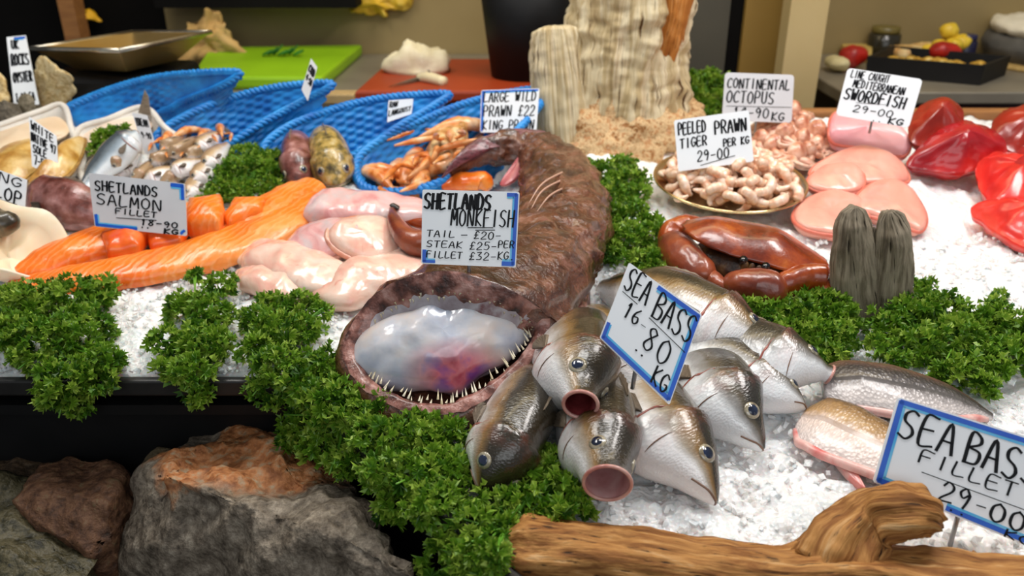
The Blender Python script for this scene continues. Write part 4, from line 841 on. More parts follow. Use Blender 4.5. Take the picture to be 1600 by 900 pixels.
m_face = M('dark_crab_face', ['#1c100a', '#4a2c14', '#7a5a34', '#2c1c10'], 45, rough=.4, bump=.6, bscale=80)
cl = empty('crab_claw', P(640, 360, .02), 'single brown crab claw poking out from behind the monkfish sign', 'crab claw')
L = Loft([P(612, 326, .055), P(618, 345, .055), P(632, 368, .05), P(655, 382, .045), P(690, 384, .04)], [.004, .015, .022, .028, .03], [.004, .012, .02, .028, .03], [.004, .010, .016, .022, .024], dorsal=(-.6, -.5, .7), n=40, ns=24); L.obj('claw', m_crabc, cl)
L = Loft([P(640, 345, .05), P(650, 348, .055), P(668, 352, .055)], [.002, .007, .012], .008, .008, n=16, ns=14); L.obj('claw_thumb', m_crab, cl)
L = Loft([P(611, 325, .0565), P(615, 323, .058), P(624, 325, .056)], [.005, .006, .002], [.005, .005, .002], .006, n=12, ns=12); L.obj('claw_tip', m_tip, cl)

# ------------------------------------------------------------------ brown crab
cb = empty('brown_crab', P(1170, 440), 'whole orange brown crab with folded claws lying on parsley', 'crab')
c0 = np.array(P(1180, 384, .062)); xa = unit(np.array(P(1284, 412, .045)) - np.array(P(1088, 356, .075))); za = unit(np.array((.12, -.10, 1))); za = unit(za - xa * xa.dot(za)); ya = np.cross(za, xa)
RX, RY, RZ = .104, .064, .024
def shell(n=60, m=30):
    v = []
    for i in range(m + 1):
        ph = math.pi * i / m
        for j in range(n):
            th = 2 * math.pi * j / n; up_ = i <= m * 2 // 3; r = i / (m * 2 / 3) if up_ else 1 - (i - m * 2 / 3) / (m / 3); z = (1 - r ** 2.6) if up_ else -(1 - r); x = r * math.cos(th); y = r * math.sin(th)
            pie = 1 + .016 * math.cos(th * 20) * r ** 8
            if y < 0: y *= .80 + .2 * abs(x)
            zz = RZ * (z * 1.0 if z > 0 else z * .55) + .004 * math.sin(x * 7) * (1 - abs(y)) * (z > 0)
            v.append(c0 + xa * RX * x * pie + ya * RY * y * pie + za * zz)
    return np.array(v), [tuple(reversed(q)) for q in grid_faces(m + 1, n)]
v, f = shell(); mesh_obj('carapace', v, f, m_crab, cb)
fc = c0 - ya * .016 - za * .026; v, f = ball(fc, (.080, .042, .026), 40, 24, (xa, ya, za)); v = np.array([p + unit(p - fc) * nz3(p, 60, 4) * .004 for p in v]); mesh_obj('underside', v, f, m_face, cb)
for dx in (-.014, .016):
    v, f = tube([c0 + xa * dx - ya * .050 - za * .006, c0 + xa * dx - ya * .057 + za * .002], [.0045, .0055], 10, 6); mesh_obj('eye', v, f, M('crab_eye', '#0c0a0a', rough=.1, coat=1), cb)
v, f = join([ball(c0 + xa * k * .009 - ya * .052 - za * .010, (.005, .004, .008), 12, 8, (xa, ya, za)) for k in (-1, 0, 1, 2)]); mesh_obj('mouthparts', v, f, m_face, cb)
def limb(name, pts, top, wid, m, dorsal=(0, -.3, 1), bot=None, seed=1):
    L = Loft([P(*q) for q in pts], top, bot or top, wid, dorsal=dorsal, n=44, ns=28, mod=lambda p, t, h, c: p + unit(p - c) * nz3(p, 40, seed) * .002); return L.obj(name, m, cb)
limb('claw_arm', [(1096, 352, .055), (1072, 356, .055), (1052, 366, .05), (1044, 382, .045)], [.012, .020, .022, .014], [.012, .020, .022, .016], m_crab)
limb('claw', [(1042, 372, .040), (1052, 386, .042), (1072, 408, .042), (1096, 430, .038), (1110, 440, .034)], [.010, .026, .030, .026, .018], [.010, .024, .027, .024, .016], m_crabc, seed=3)
limb('claw_finger', [(1104, 434, .036), (1118, 444, .036), (1134, 454, .034), (1140, 460, .03)], [.016, .016, .012, .006], [.014, .013, .010, .005], m_crabc, seed=4)
limb('claw_tip', [(1128, 450, .034), (1140, 460, .032), (1152, 468, .026)], [.012, .010, .003], [.011, .010, .003], m_tip)
limb('claw_arm', [(1294, 432, .040), (1288, 450, .038), (1278, 462, .03)], [.010, .014, .010], [.010, .014, .010], m_crab)
limb('claw_arm', [(1212, 452, .036), (1226, 446, .040), (1256, 440, .042), (1284, 440, .042), (1294, 444, .04)], [.012, .022, .026, .026, .012], [.010, .018, .020, .020, .012], m_crab)
limb('claw', [(1138, 436, .045), (1152, 444, .045), (1180, 450, .043), (1206, 456, .042), (1218, 456, .038)], [.010, .022, .029, .028, .014], [.010, .020, .026, .024, .012], m_crabc, seed=5)
limb('claw_tip', [(1150, 470, .022), (1170, 474, .022), (1192, 472, .024)], [.004, .010, .012], [.004, .009, .012], m_tip)

# ------------------------------------------------------------------ prawns on their plate
pc_ = P(1137, 299, .012); pl = empty('plate', pc_, 'round steel plate heaped with peeled prawns', 'plate')
axp = (np.array((1, 0, 0)), unit(np.array((0, 1, .12))), unit(np.array((0, -.12, 1))))
v, f = lathe(pc_, [(.05, 0), (.092, .003), (.124, .018), (.128, .022), (.1265, .0245), (.122, .0215), (.090, .007), (.01, .006)], 72, axp); mesh_obj('dish', v, f, M('tarnished_steel', ['#a8804c', '#c8a878', '#b0a090'], 10, rough=.25, metal=.9), pl)
v, f = tube([pc_ + Vector(axp[0] * math.cos(a) * .1275 + axp[1] * math.sin(a) * .1275 + axp[2] * .0235) for a in np.linspace(0, 2 * math.pi, 48, endpoint=False)], .002, 8, 96, True); mesh_obj('rolled_edge', v, f, M('bright_rim', '#e8cc98', rough=.15, metal=1), pl)
s = NT('raw_prawn'); co = s.coord(); n1 = s.n('TexNoise', Scale=60, Detail=4); s.l(co, n1.inputs['Vector']); tt = s.n('Attribute', attribute_name='t')
c = s.ramp(n1.outputs[0], [(.3, '#e09a74'), (.5, '#f2cbac'), (.7, '#f6e2d2')]); wv = s.n('Math', operation='SINE'); ml = s.n('Math', operation='MULTIPLY'); s.l(tt.outputs['Fac'], ml.inputs[0]); ml.inputs[1].default_value = 40; s.l(ml.outputs[0], wv.inputs[0])
c = s.mix(s.ramp(wv.outputs[0], [(.6, '#000000'), (.95, '#666666')]), c, '#e09068'); s.l(c, s.b.inputs['Base Color']); m_prawn = s.fin(rough=.22, spec=.6, sss=.3, coat=.5, srad=(.006,))
def prawn_mesh(m, sc_=1.0, name='prawn', curl=2.9):
    pts = [np.array((math.cos(a) * .016, math.sin(a) * .016, .002 * math.sin(a * 2))) * sc_ for a in np.linspace(0, curl, 9)]
    L = Loft(pts, [(0, .006 * sc_), (.1, .0088 * sc_), (.5, .0078 * sc_), (.85, .004 * sc_), (1, .002 * sc_)], [(0, .005 * sc_), (.5, .0075 * sc_), (1, .002 * sc_)], [(0, .005 * sc_), (.1, .008 * sc_), (.6, .007 * sc_), (1, .003 * sc_)], n=30, ns=14, mod=lambda p, t, h, c: c + (p - c) * (1 + .10 * abs(math.sin(t * 20))))
    return L.obj(name, m, origin=(0, 0, 0))
p0 = None; PLB = 'peeled curled raw prawn in the heap on the steel plate'
for k in range(130):
    a = k * 2.39996; rr = .106 * math.sqrt((k + .5) / 130); hh = .050 * (1 - (rr / .118) ** 1.8) + .015
    for q in ((1,) if k % 3 else (1, .8)):
        p = pc_ + Vector(axp[0] * math.cos(a) * rr * q + axp[1] * math.sin(a) * rr * q + axp[2] * (hh * (1 if q == 1 else .7)))
        if p0 is None: p0 = prawn_mesh(m_prawn); o = p0
        else: o = copy_tree(p0)
        o.location = p; o.rotation_euler = (R.uniform(-.9, .9), R.uniform(-.9, .9), R.uniform(0, 6.28)); o.scale = (R.uniform(.85, 1.1),) * 3
        tag(o, PLB, 'prawn', 'peeled prawns on the plate')

# ------------------------------------------------------------------ small octopus heap, swordfish, tuna
m_oct = M('baby_octopus_skin', ['#a85a40', '#d89878', '#f0c8b0', '#e0a08c'], 40, detail=6, rough=.25, sss=.25, coat=.5, bump=.3, bscale=90)
def octopus(p, seed):
    rr = random.Random(seed); o = empty('baby_octopus', p); p = np.array(p)
    v, f = ball(p + (0, 0, .022), (.019, .015, .019), 20, 14); v = np.array([x + unit(x - p) * nz3(x, 60, seed) * .003 for x in v]); mesh_obj('mantle', v, f, m_oct, o)
    arms = []
    for k in range(8):
        a = k * .785 + rr.uniform(-.2, .2); pts = [p + np.array((math.cos(a + w_ * c) * r, math.sin(a + w_ * c) * r, z)) for (r, z, c), w_ in zip(((.006, .014, 0), (.02, .014, 0), (.034, .006, .5), (.036, .010, 1.2), (.026, .014, 1.8)), [rr.choice((-1, 1))] * 5)]
        arms.append(tube(pts, [.007, .006, .005, .0035, .0015], 8, 16))
    v, f = join(arms); mesh_obj('arms', v, f, m_oct, o); return o
protos = [octopus(P(1205, 225, .02), 1), octopus(P(1235, 240, .02), 2)]; spots = [(1196, 205, .035), (1222, 202, .04), (1248, 210, .035), (1270, 222, .03), (1262, 250, .02), (1240, 262, .012), (1210, 248, .018), (1186, 232, .02), (1225, 222, .045), (1250, 232, .035), (1275, 245, .012), (1205, 192, .03), (1240, 190, .03)]
obs = protos + [copy_tree(protos[k % 2], P(*q), (R.uniform(-.3, .3), R.uniform(-.3, .3), R.uniform(0, 6)), R.uniform(.9, 1.15)) for k, q in enumerate(spots)]
for o in obs: tag(o, 'baby octopus in the pinkish heap behind the prawn plate', 'octopus', 'baby octopuses in the heap')
m_sw = M('swordfish_flesh', ['#ea8c7c', '#f2a794', '#f5bcaa'], 9, detail=5, rough=.28, sss=.3, coat=.3, distort=1, bump=.1, bscale=25)
m_sw2 = M('pale_pink_flesh', ['#e89aa4', '#f0b0b4', '#f2bcbc'], 8, detail=5, rough=.28, sss=.3, coat=.3, bump=.1, bscale=25)
m_swrim = M('swordfish_rim', ['#d86a58', '#e88a72'], 20, rough=.3, sss=.2)
SW = 'swordfish steaks'
def sword(label, poly, th, m, up, bulge=.004):
    o = empty('swordfish_steak', sum(pp(poly), Vector()) / len(poly), label, 'fish steak', SW)
    v, f = slab(pp(poly), th, 72, bulge, .3, True, up, .0015, len(label)); mesh_obj('flesh', v, f, m, o)
    q = catmull(pp(poly), 48, True); u = unit(np.array(up)); v, f = tube([p + u * th * .6 for p in q], .0035, 8, 96, True); mesh_obj('rim', v, f, m_swrim, o)
sword('large pale pink swordfish slab under the swordfish sign', [(1292, 215, .05), (1302, 190, .06), (1345, 186, .065), (1388, 205, .06), (1416, 232, .045), (1405, 258, .02), (1350, 245, .022), (1300, 238, .03)], .035, m_sw2, (-.1, -.45, .85))
sword('peach swordfish steak in the middle of the heap', [(1262, 285, .02), (1290, 258, .035), (1340, 242, .045), (1390, 256, .04), (1415, 290, .02), (1390, 300, .016), (1320, 300, .016)], .026, m_sw, (0, -.4, .9))
sword('peach swordfish steak at the left of the heap behind the plate edge', [(1258, 298, .018), (1280, 272, .03), (1325, 268, .035), (1346, 285, .03), (1338, 310, .016), (1290, 312, .014)], .024, m_sw, (-.1, -.5, .9))
sword('front left peach swordfish steak, left of the grey stake', [(1236, 352, .006), (1252, 326, .012), (1295, 310, .018), (1340, 322, .018), (1352, 352, .01), (1320, 378, .004), (1262, 372, .004)], .022, m_sw, (0, -.3, .95))
sword('peach swordfish steak standing behind the two prongs of the stake', [(1330, 340, .012), (1338, 312, .02), (1375, 292, .026), (1412, 302, .022), (1440, 345, .01), (1432, 372, .004), (1400, 360, .005), (1360, 350, .008)], .022, m_sw, (.1, -.35, .93))
s = NT('tuna_flesh'); tc = s.n('TexCoord'); mp = s.n('Mapping'); s.l(tc.outputs['Object'], mp.inputs[0]); wv = s.n('TexWave', wave_type='RINGS', rings_direction='SPHERICAL', Scale=28, Distortion=3); wv.inputs['Detail'].default_value = 3; s.l(mp.outputs[0], wv.inputs['Vector'])
n1 = s.n('TexNoise', Scale=10, Detail=5); s.l(tc.outputs['Object'], n1.inputs['Vector']); c = s.ramp(n1.outputs[0], [(.3, '#86101a'), (.5, '#b01a22'), (.7, '#d83428')])
c = s.mix(s.ramp(wv.outputs[0], [(.6, '#000000'), (1, '#3a3a3a')]), c, '#e0606a'); s.l(c, s.b.inputs['Base Color']); s.bump(wv.outputs[0], .12, .002); m_tuna = s.fin(rough=.26, spec=.5, sss=.15, coat=.4, srad=(.008,))
m_tuna2 = M('bright_tuna', ['#c01c1c', '#e03028', '#ec5040'], 10, detail=5, rough=.26, sss=.2, coat=.4, bump=.15, bscale=25, distort=1)
m_tuna3 = M('brown_red_tuna', ['#701408', '#98200e', '#b83a20'], 10, detail=5, rough=.3, sss=.1, coat=.3, bump=.15, bscale=25)
TG = 'red tuna pieces'
def tuna(label, poly, th, m, up=(0, -.3, .95), bulge=.02): return piece('tuna_loin', label, 'tuna', poly, th, m, TG, bulge, up, .5, .004, len(label), 80)
tuna('brown red tuna loin standing behind the purple ringed one', [(1416, 235, .05), (1420, 195, .07), (1455, 172, .09), (1490, 182, .085), (1500, 230, .05), (1460, 250, .03)], .04, m_tuna3)
tuna('large purple red tuna loin with curved grain in the middle', [(1408, 272, .02), (1440, 235, .045), (1485, 212, .06), (1530, 222, .055), (1562, 250, .04), (1540, 272, .02), (1490, 286, .012), (1440, 282, .012)], .05, m_tuna, (0, -.45, .9))
tuna('brown red tuna loin at the right edge of the frame, rearmost', [(1545, 235, .05), (1548, 200, .07), (1590, 186, .075), (1660, 195, .07), (1660, 245, .04), (1590, 255, .035)], .04, m_tuna3)
tuna('red tuna loin upright at the right edge between rear and front ones', [(1520, 285, .02), (1528, 262, .04), (1570, 258, .045), (1650, 262, .045), (1660, 340, .01), (1600, 342, .01), (1545, 335, .01)], .035, m_tuna2)
tuna('tuna chunk at the right frame edge leaning on the upright one', [(1572, 290, .04), (1580, 255, .055), (1620, 245, .06), (1670, 262, .05), (1670, 310, .03), (1605, 312, .03)], .04, m_tuna)
tuna('bright red tuna fillet pointing left at the front of the red pieces', [(1510, 338, .01), (1530, 328, .02), (1580, 328, .022), (1680, 340, .02), (1700, 420, .004), (1620, 408, .004), (1560, 380, .005), (1530, 358, .006)], .03, m_tuna2)
tuna('thin red tuna slice under the front fillet at the frame edge', [(1548, 345, .004), (1590, 360, .004), (1700, 420, .002), (1720, 440, .002), (1600, 398, .002), (1555, 372, .002)], .012, m_tuna, bulge=.004)

# ------------------------------------------------------------------ fish at the left and back, langoustines
m_small = fish_mat('whiting_skin', '#a88a68', '#e4dcd6', '#f8f4f4', '#ccb08c', .2)
SGp = 'small silver fish'
def small(k, x, y, x2, y2, H=.017, h=.03): fish(['small silver fish at the front of the small heap', 'small silver fish in the small heap behind the salmon sign'][min(1, k)], [(x, y, h), (x * .7 + x2 * .3, y * .7 + y2 * .3, h + .004), (x * .35 + x2 * .65, y * .35 + y2 * .65, h + .004), (x2, y2, h)], H, (.5, .5, .5) if k % 2 else (-.4, .6, .5), 0, m_small, name='whiting', group=SGp, n=44, ns=20, eye_r=.24)
FS = [(178, 280, 222, 225), (205, 285, 262, 238), (224, 282, 290, 262), (248, 290, 330, 240), (290, 310, 332, 262), (232, 258, 285, 232), (265, 270, 318, 250), (285, 250, 345, 222), (300, 285, 345, 245), (262, 245, 318, 212), (318, 262, 360, 222), (250, 236, 290, 215), (305, 235, 350, 205), (170, 262, 215, 232)]
for k, q in enumerate(FS): small(k, *q, h=.018 + .014 * (k > 4) + .012 * (k > 8), H=.0185)
fish('silver bream with a raised head beside the white tray', [(214, 205, .085), (200, 222, .075), (178, 245, .055), (150, 272, .035), (126, 300, .02)], .029, (-.6, .35, .7), 0, fish_mat('bream_skin', '#4a5258', '#a8b8c4', '#e4ecf0', '#7c8890', .2), name='sea_bream', n=60, ns=28)
m_gurn = M('red_brown_fish_skin', ['#3a1814', '#6e3a30', '#94605a', '#c0908c'], 36, detail=8, rough=.28, coat=.5, bump=.7, bscale=80)
fish('red brown bony fish under the left edge of the salmon sign', [(42, 300, .035), (70, 310, .04), (110, 322, .04), (160, 335, .03), (215, 350, .015)], .042, (.1, .5, .85), 0, m_gurn, name='scorpion_fish', n=60, ns=32)
m_gold = M('olive_gold_fish_skin', ['#3c3018', '#7a6a38', '#b89a50', '#c8b88c'], 60, detail=8, rough=.28, coat=.5, bump=.5, bscale=110)
fish('olive gold speckled fish seen end on, beside the third blue basket', [(525, 290, .032), (520, 262, .042), (512, 236, .045), (508, 232, .02), (505, 220, -.02)], .047, (-.1, .1, 1), 0, m_gold, name='speckled_fish', n=60, ns=32, wk=1.2, tail=False)
fish('reddish brown speckled fish left of the olive gold one', [(462, 292, .028), (466, 262, .04), (468, 238, .042), (470, 236, .02), (474, 222, -.02)], .042, (-.3, .1, 1), 0, m_gurn, name='speckled_fish', n=60, ns=32, wk=1.1, tail=False)
m_flat = M('golden_flatfish_skin', ['#8c5a20', '#c08c3c', '#dcb468', '#e8cc94'], 26, detail=7, rough=.32, coat=.4, bump=.4, bscale=90)
def flat(label, poly, seed):
    q = pp(poly); c = sum(q, Vector()) / len(q); o = empty('flatfish', c, label, 'fish')
    v, f = slab(q, .014, 80, .016, .5, True, (0, -.1, 1), .002, seed); mesh_obj('body', v, f, m_flat, o)
    q2 = catmull(q, 80, True); cc = q2.mean(0); q3 = [cc + (p - cc) * (1.10 + .02 * (k % 2)) for k, p in enumerate(q2)]
    v, f = slab(q3, .004, 80, .002, .3, True, (0, -.1, 1)); mesh_obj('fin_fringe', v, f, M('fin_fringe', ['#7a5424', '#b08a4c'], 60, rough=.35, bump=.4), o)
flat('golden brown flatfish at the left edge in front of the white tray', [(-40, 285, .02), (0, 240, .035), (50, 225, .045), (75, 232, .04), (70, 258, .03), (40, 285, .02), (0, 305, .012)], 2)
flat('golden brown flatfish right of the wine coloured one, below its small sign', [(48, 290, .025), (75, 258, .035), (108, 228, .045), (132, 222, .045), (128, 245, .035), (112, 272, .028), (80, 292, .02)], 4)
v, f = slab(pp([(-60, 238, .03), (0, 215, .05), (60, 196, .06), (95, 190, .06), (108, 212, .05), (60, 232, .04), (-30, 262, .03)]), .012, 60, .01, .5); tag(mesh_obj('skate_wing', v, f, M('cream_fish_flesh', ['#e0c09c', '#ecd8bc'], 14, rough=.35, sss=.2)), 'cream coloured fish wing at the back of the left white tray', 'fish piece')
v, f = slab(pp([(122, 222, .03), (160, 200, .045), (215, 186, .05), (240, 200, .045), (200, 225, .035), (150, 245, .025)]), .012, 60, .01, .5); tag(mesh_obj('fish_fillet', v, f, M('cream_fish_flesh2', ['#e4cbb4', '#f0e0d0'], 14, rough=.35, sss=.2)), 'cream fillet at the back of the tray of small silver fish', 'fish fillet')
m_lan = M('langoustine_shell', ['#a84c14', '#d87a30', '#eca868', '#f0c8a0'], 34, detail=5, rough=.3, coat=.4, bump=.3, bscale=90)
def langoustine(p, rz, sc_, tilt=0):
    o = empty('langoustine', (0, 0, 0)); 
    L = Loft([(0, -.07, .0), (0, -.03, .008), (0, 0, .01), (0, .03, .008), (0, .06, .0), (0, .07, -.006)], [(0, .001), (.3, .013), (.45, .016), (.5, .013), (1, .006)], .011, [(0, .001), (.3, .011), (.45, .014), (1, .010)], n=46, ns=18, mod=lambda p, t, h, c: c + (p - c) * (1 + (.08 * abs(math.sin(t * 26)) if t > .48 else 0))); L.obj('shell', m_lan, o)
    v, f = fan((0, .066, -.002), (-.8, .6, 0), (.8, .6, 0), .024, 5, .0015); mesh_obj('tail_fan', v, f, m_lan, o)
    for sx in (-1, 1): v, f = tube([(sx * .008, -.03, 0), (sx * .028, -.05, .004), (sx * .024, -.085, .002), (sx * .018, -.12, -.002)], [.003, .004, .006, .0015], 8, 18); mesh_obj('claw', v, f, m_lan, o)
    o.location = p; o.rotation_euler = (tilt, 0, rz); o.scale = (sc_,) * 3; return o
LB = 'orange langoustine in the heap in the right-hand blue basket'
l0 = langoustine(P(600, 276, .01), 1.2, 1.0); ls = [l0]
for k, (x, y, h) in enumerate([(640, 275, .01), (670, 262, .025), (690, 240, .04), (705, 222, .055), (660, 285, .01), (625, 268, .0), (720, 250, .03), (740, 262, .02), (590, 285, .012), (685, 272, .02), (712, 205, .06), (650, 262, .02)]): ls.append(copy_tree(l0, P(x, y, h), (R.uniform(-.5, .5), R.uniform(-.5, .5), R.uniform(0, 6.2)), R.uniform(.9, 1.15)))
for o in ls: tag(o, LB, 'langoustine', 'langoustines in the basket')
blob('brown_shellfish', 'tan brown shellfish body standing in the langoustine basket', [(725, 192, .075), (708, 212, .06), (690, 240, .045), (668, 262, .03)], [.006, .026, .034, .012], [.006, .022, .022, .01], M('tan_shell', ['#8c5a24', '#c08a4c', '#e0c08c', '#5a3a18'], 40, rough=.35, bump=.5), 4, None, 'shellfish', .010)
blob('cooked_lobster_tail', 'bright orange shell piece just above the monkfish sign', [(690, 292, .025), (720, 284, .03), (752, 284, .03), (764, 296, .02)], [.006, .020, .022, .008], [.006, .016, .016, .006], M('cooked_shell', ['#c84c0c', '#ec7418', '#f4a050'], 30, rough=.3, coat=.4), 6, None, 'shellfish', .004)
for k, (x, y, h) in enumerate([(262, 218, .045), (290, 210, .05), (318, 214, .045), (345, 206, .05), (275, 228, .04)]):
    o = copy_tree(l0, P(x, y, h), (0, 0, R.uniform(0, 6)), .6); tag(o, 'small reddish shellfish heaped in front of the second blue basket', 'shellfish', 'shellfish by the second basket'); o.name = 'shrimp'
# oysters and shells at the far left
m_oy = stone_mat('oyster_shell', ['#6a5838', '#c4a468', '#ecd8a8', '#a08450'], rough=.6)
for k, (lb, poly, th, up) in enumerate([('tall craggy cream oyster shell right of the narrow sign', [(62, 160, .02), (58, 120, .09), (70, 92, .13), (95, 108, .12), (118, 125, .10), (104, 150, .05), (80, 172, .01)], .03, (.2, -.8, .4)), ('craggy cream shell hanging below the tall one', [(70, 168, .02), (72, 135, .07), (105, 128, .09), (122, 140, .07), (108, 165, .03), (90, 176, .0)], .03, (.1, -.8, .5)), ('small brown edged shell behind the narrow sign at the frame edge', [(-30, 190, .02), (-20, 130, .08), (8, 118, .1), (18, 150, .06), (14, 178, .03)], .03, (0, -.8, .5)), ('dark oyster at the foot of the narrow sign', [(-10, 192, .02), (0, 172, .04), (30, 168, .045), (36, 186, .03), (14, 200, .02)], .02, (0, -.5, .8))]):
    v, f = slab(pp(poly), th, 60, .014, .5, True, up, .012, k + 3); tag(mesh_obj('oyster', v, f, m_oy if k < 3 else stone_mat('dark_oyster', ['#2a2620', '#5c5448', '#8a8070'])), lb, 'oyster', 'oyster shells')
v, f = ball(P(46, 165, .045), (.022, .02, .026), 24, 16); tag(mesh_obj('whelk', v, f, stone_mat('whelk_shell', ['#3a3428', '#7a705c', '#a89c84'])), 'round grey whelk shell at the foot of the narrow sign', 'whelk')
# scallop dish, bottom left
bc = P(12, 388, .036); ax0 = (unit(np.array((.8, -.2, -.55))), unit(np.array((.2, 1, .1))), None); zz = unit(np.cross(ax0[0], ax0[1])); axd = (ax0[0], unit(np.cross(zz, ax0[0])), zz)
v, f = lathe(bc, [(.02, -.030), (.05, -.024), (.070, -.005), (.078, .024), (.075, .026), (.066, 0), (.045, -.018), (.01, -.022)], 64, axd)
v = np.array([p + np.array((0, 0, 1)) * .006 * math.sin(math.atan2((p - np.array(bc)).dot(axd[1]), (p - np.array(bc)).dot(axd[0])) * 5) for p in v]); tag(mesh_obj('scallop_dish', v, f, M('translucent_cream', ['#f0d0a0', '#f6e2c4', '#f8ecdc'], 6, rough=.35, sss=.4)), 'wavy cream dish of shellfish at the left edge of the frame', 'dish')
v, f = ball(P(-2, 348, .06), (.03, .022, .02), 24, 16); v = np.array([p + nz3(p, 50, 3) * .004 for p in v]); tag(mesh_obj('mussel', v, f, M('dark_mussel', ['#1c1812', '#4a4232', '#746a54'], 50, rough=.3, coat=.3)), 'dark shellfish just below the scallop sign at the frame edge', 'shellfish')
# ------------------------------------------------------------------ hand written price cards
FONT = {
 'A': ['0,0 .5,1 1,0', '.2,.38 .85,.38'], 'B': ['.08,0 .12,1 .75,.95 .85,.72 .15,.52', '.15,.52 .95,.42 .85,.05 0,0'], 'C': ['1,.85 .6,1 .15,.75 .05,.35 .35,.02 .95,.12'],
 'D': ['.1,0 .1,1 .75,.85 .98,.5 .75,.1 .1,0'], 'E': ['.95,1 .12,.98 .1,0 1,.03', '.1,.52 .8,.55'], 'F': ['1,1 .12,.98 .08,0', '.1,.52 .8,.55'], 'G': ['1,.85 .55,1 .1,.7 .1,.3 .5,0 .95,.2 .95,.45 .6,.42'],
 'H': ['.08,0 .1,1', '.92,0 .95,1', '.08,.5 .93,.52'], 'I': ['.5,0 .5,1'], 'K': ['.1,0 .12,1', '.95,1 .15,.45 .95,0'], 'L': ['.12,1 .1,.02 .95,.05'], 'M': ['.0,0 .12,1 .5,.3 .88,1 1,0'],
 'N': ['.08,0 .1,1 .9,0 .95,1'], 'O': ['.5,1 .1,.75 .08,.25 .5,0 .92,.25 .92,.75 .5,1'], 'P': ['.1,0 .12,1 .8,.95 .92,.72 .75,.5 .12,.48'], 'R': ['.1,0 .12,1 .8,.95 .9,.72 .7,.52 .12,.48', '.45,.48 .98,0'],
 'S': ['.95,.9 .55,1 .15,.85 .2,.6 .75,.42 .9,.2 .55,0 .02,.1'], 'T': ['0,.97 1,1', '.5,1 .48,0'], 'U': ['.08,1 .1,.25 .45,0 .85,.2 .92,1'], 'V': ['0,1 .45,0 1,1'], 'W': ['0,1 .25,0 .5,.7 .75,0 1,1'], 'X': ['0,0 1,1', '0,1 1,0'], 'Y': ['0,1 .5,.5 1,1', '.5,.5 .45,0'],
 'Q': ['.5,1 .1,.75 .08,.25 .5,0 .92,.25 .92,.75 .5,1', '.6,.3 1,-.05'], 'J': ['.8,1 .8,.2 .4,0 .05,.2'], 'Z': ['0,1 1,1 0,0 1,.02'],
 '0': ['.5,1 .12,.75 .1,.25 .5,0 .9,.25 .9,.75 .5,1'], '1': ['.35,.8 .58,1 .5,0'], '2': ['.1,.75 .4,1 .85,.85 .8,.55 .05,0 1,.02'], '3': ['.1,.95 .85,1 .4,.58 .9,.4 .75,.05 .05,.02'], '4': ['.7,0 .75,1 .05,.35 1,.35'],
 '5': ['.95,1 .25,1 .2,.58 .7,.62 .95,.3 .6,0 .05,.05'], '6': ['.8,1 .25,.65 .1,.25 .45,0 .88,.2 .75,.48 .2,.4'], '7': ['.05,1 .95,1 .4,0'], '8': ['.85,.85 .5,1 .2,.8 .8,.3 .5,0 .12,.22 .85,.85'], '9': ['.85,.75 .5,1 .12,.75 .4,.5 .85,.75 .8,.4 .6,0'],
 '-': ['.1,.45 .9,.48'], '.': ['.4,.02 .55,.06 .5,0'], '£': ['.95,.85 .6,1 .35,.75 .4,.25 .1,0 .95,.05', '.1,.48 .75,.5'], "'": ['.5,1 .45,.8'], ' ': []}
m_card = M('white_card', ['#eef3f8', '#f8fafc'], 8, rough=.35, spec=.4); m_card2 = M('grey_white_card', ['#c9cbd0', '#d6d8dc'], 8, rough=.4, spec=.4); m_ink = M('black_marker_ink', '#0c0d12', rough=.5, spec=.2)
m_bl = M('blue_border_ink', ['#0a50c0', '#1466d8'], 30, rough=.4); m_cy = M('cyan_border_ink', ['#2aa6e4', '#7cccf0'], 30, rough=.4)
m_pin = M('sign_pin', '#a0a0a0', rough=.3, metal=.8)
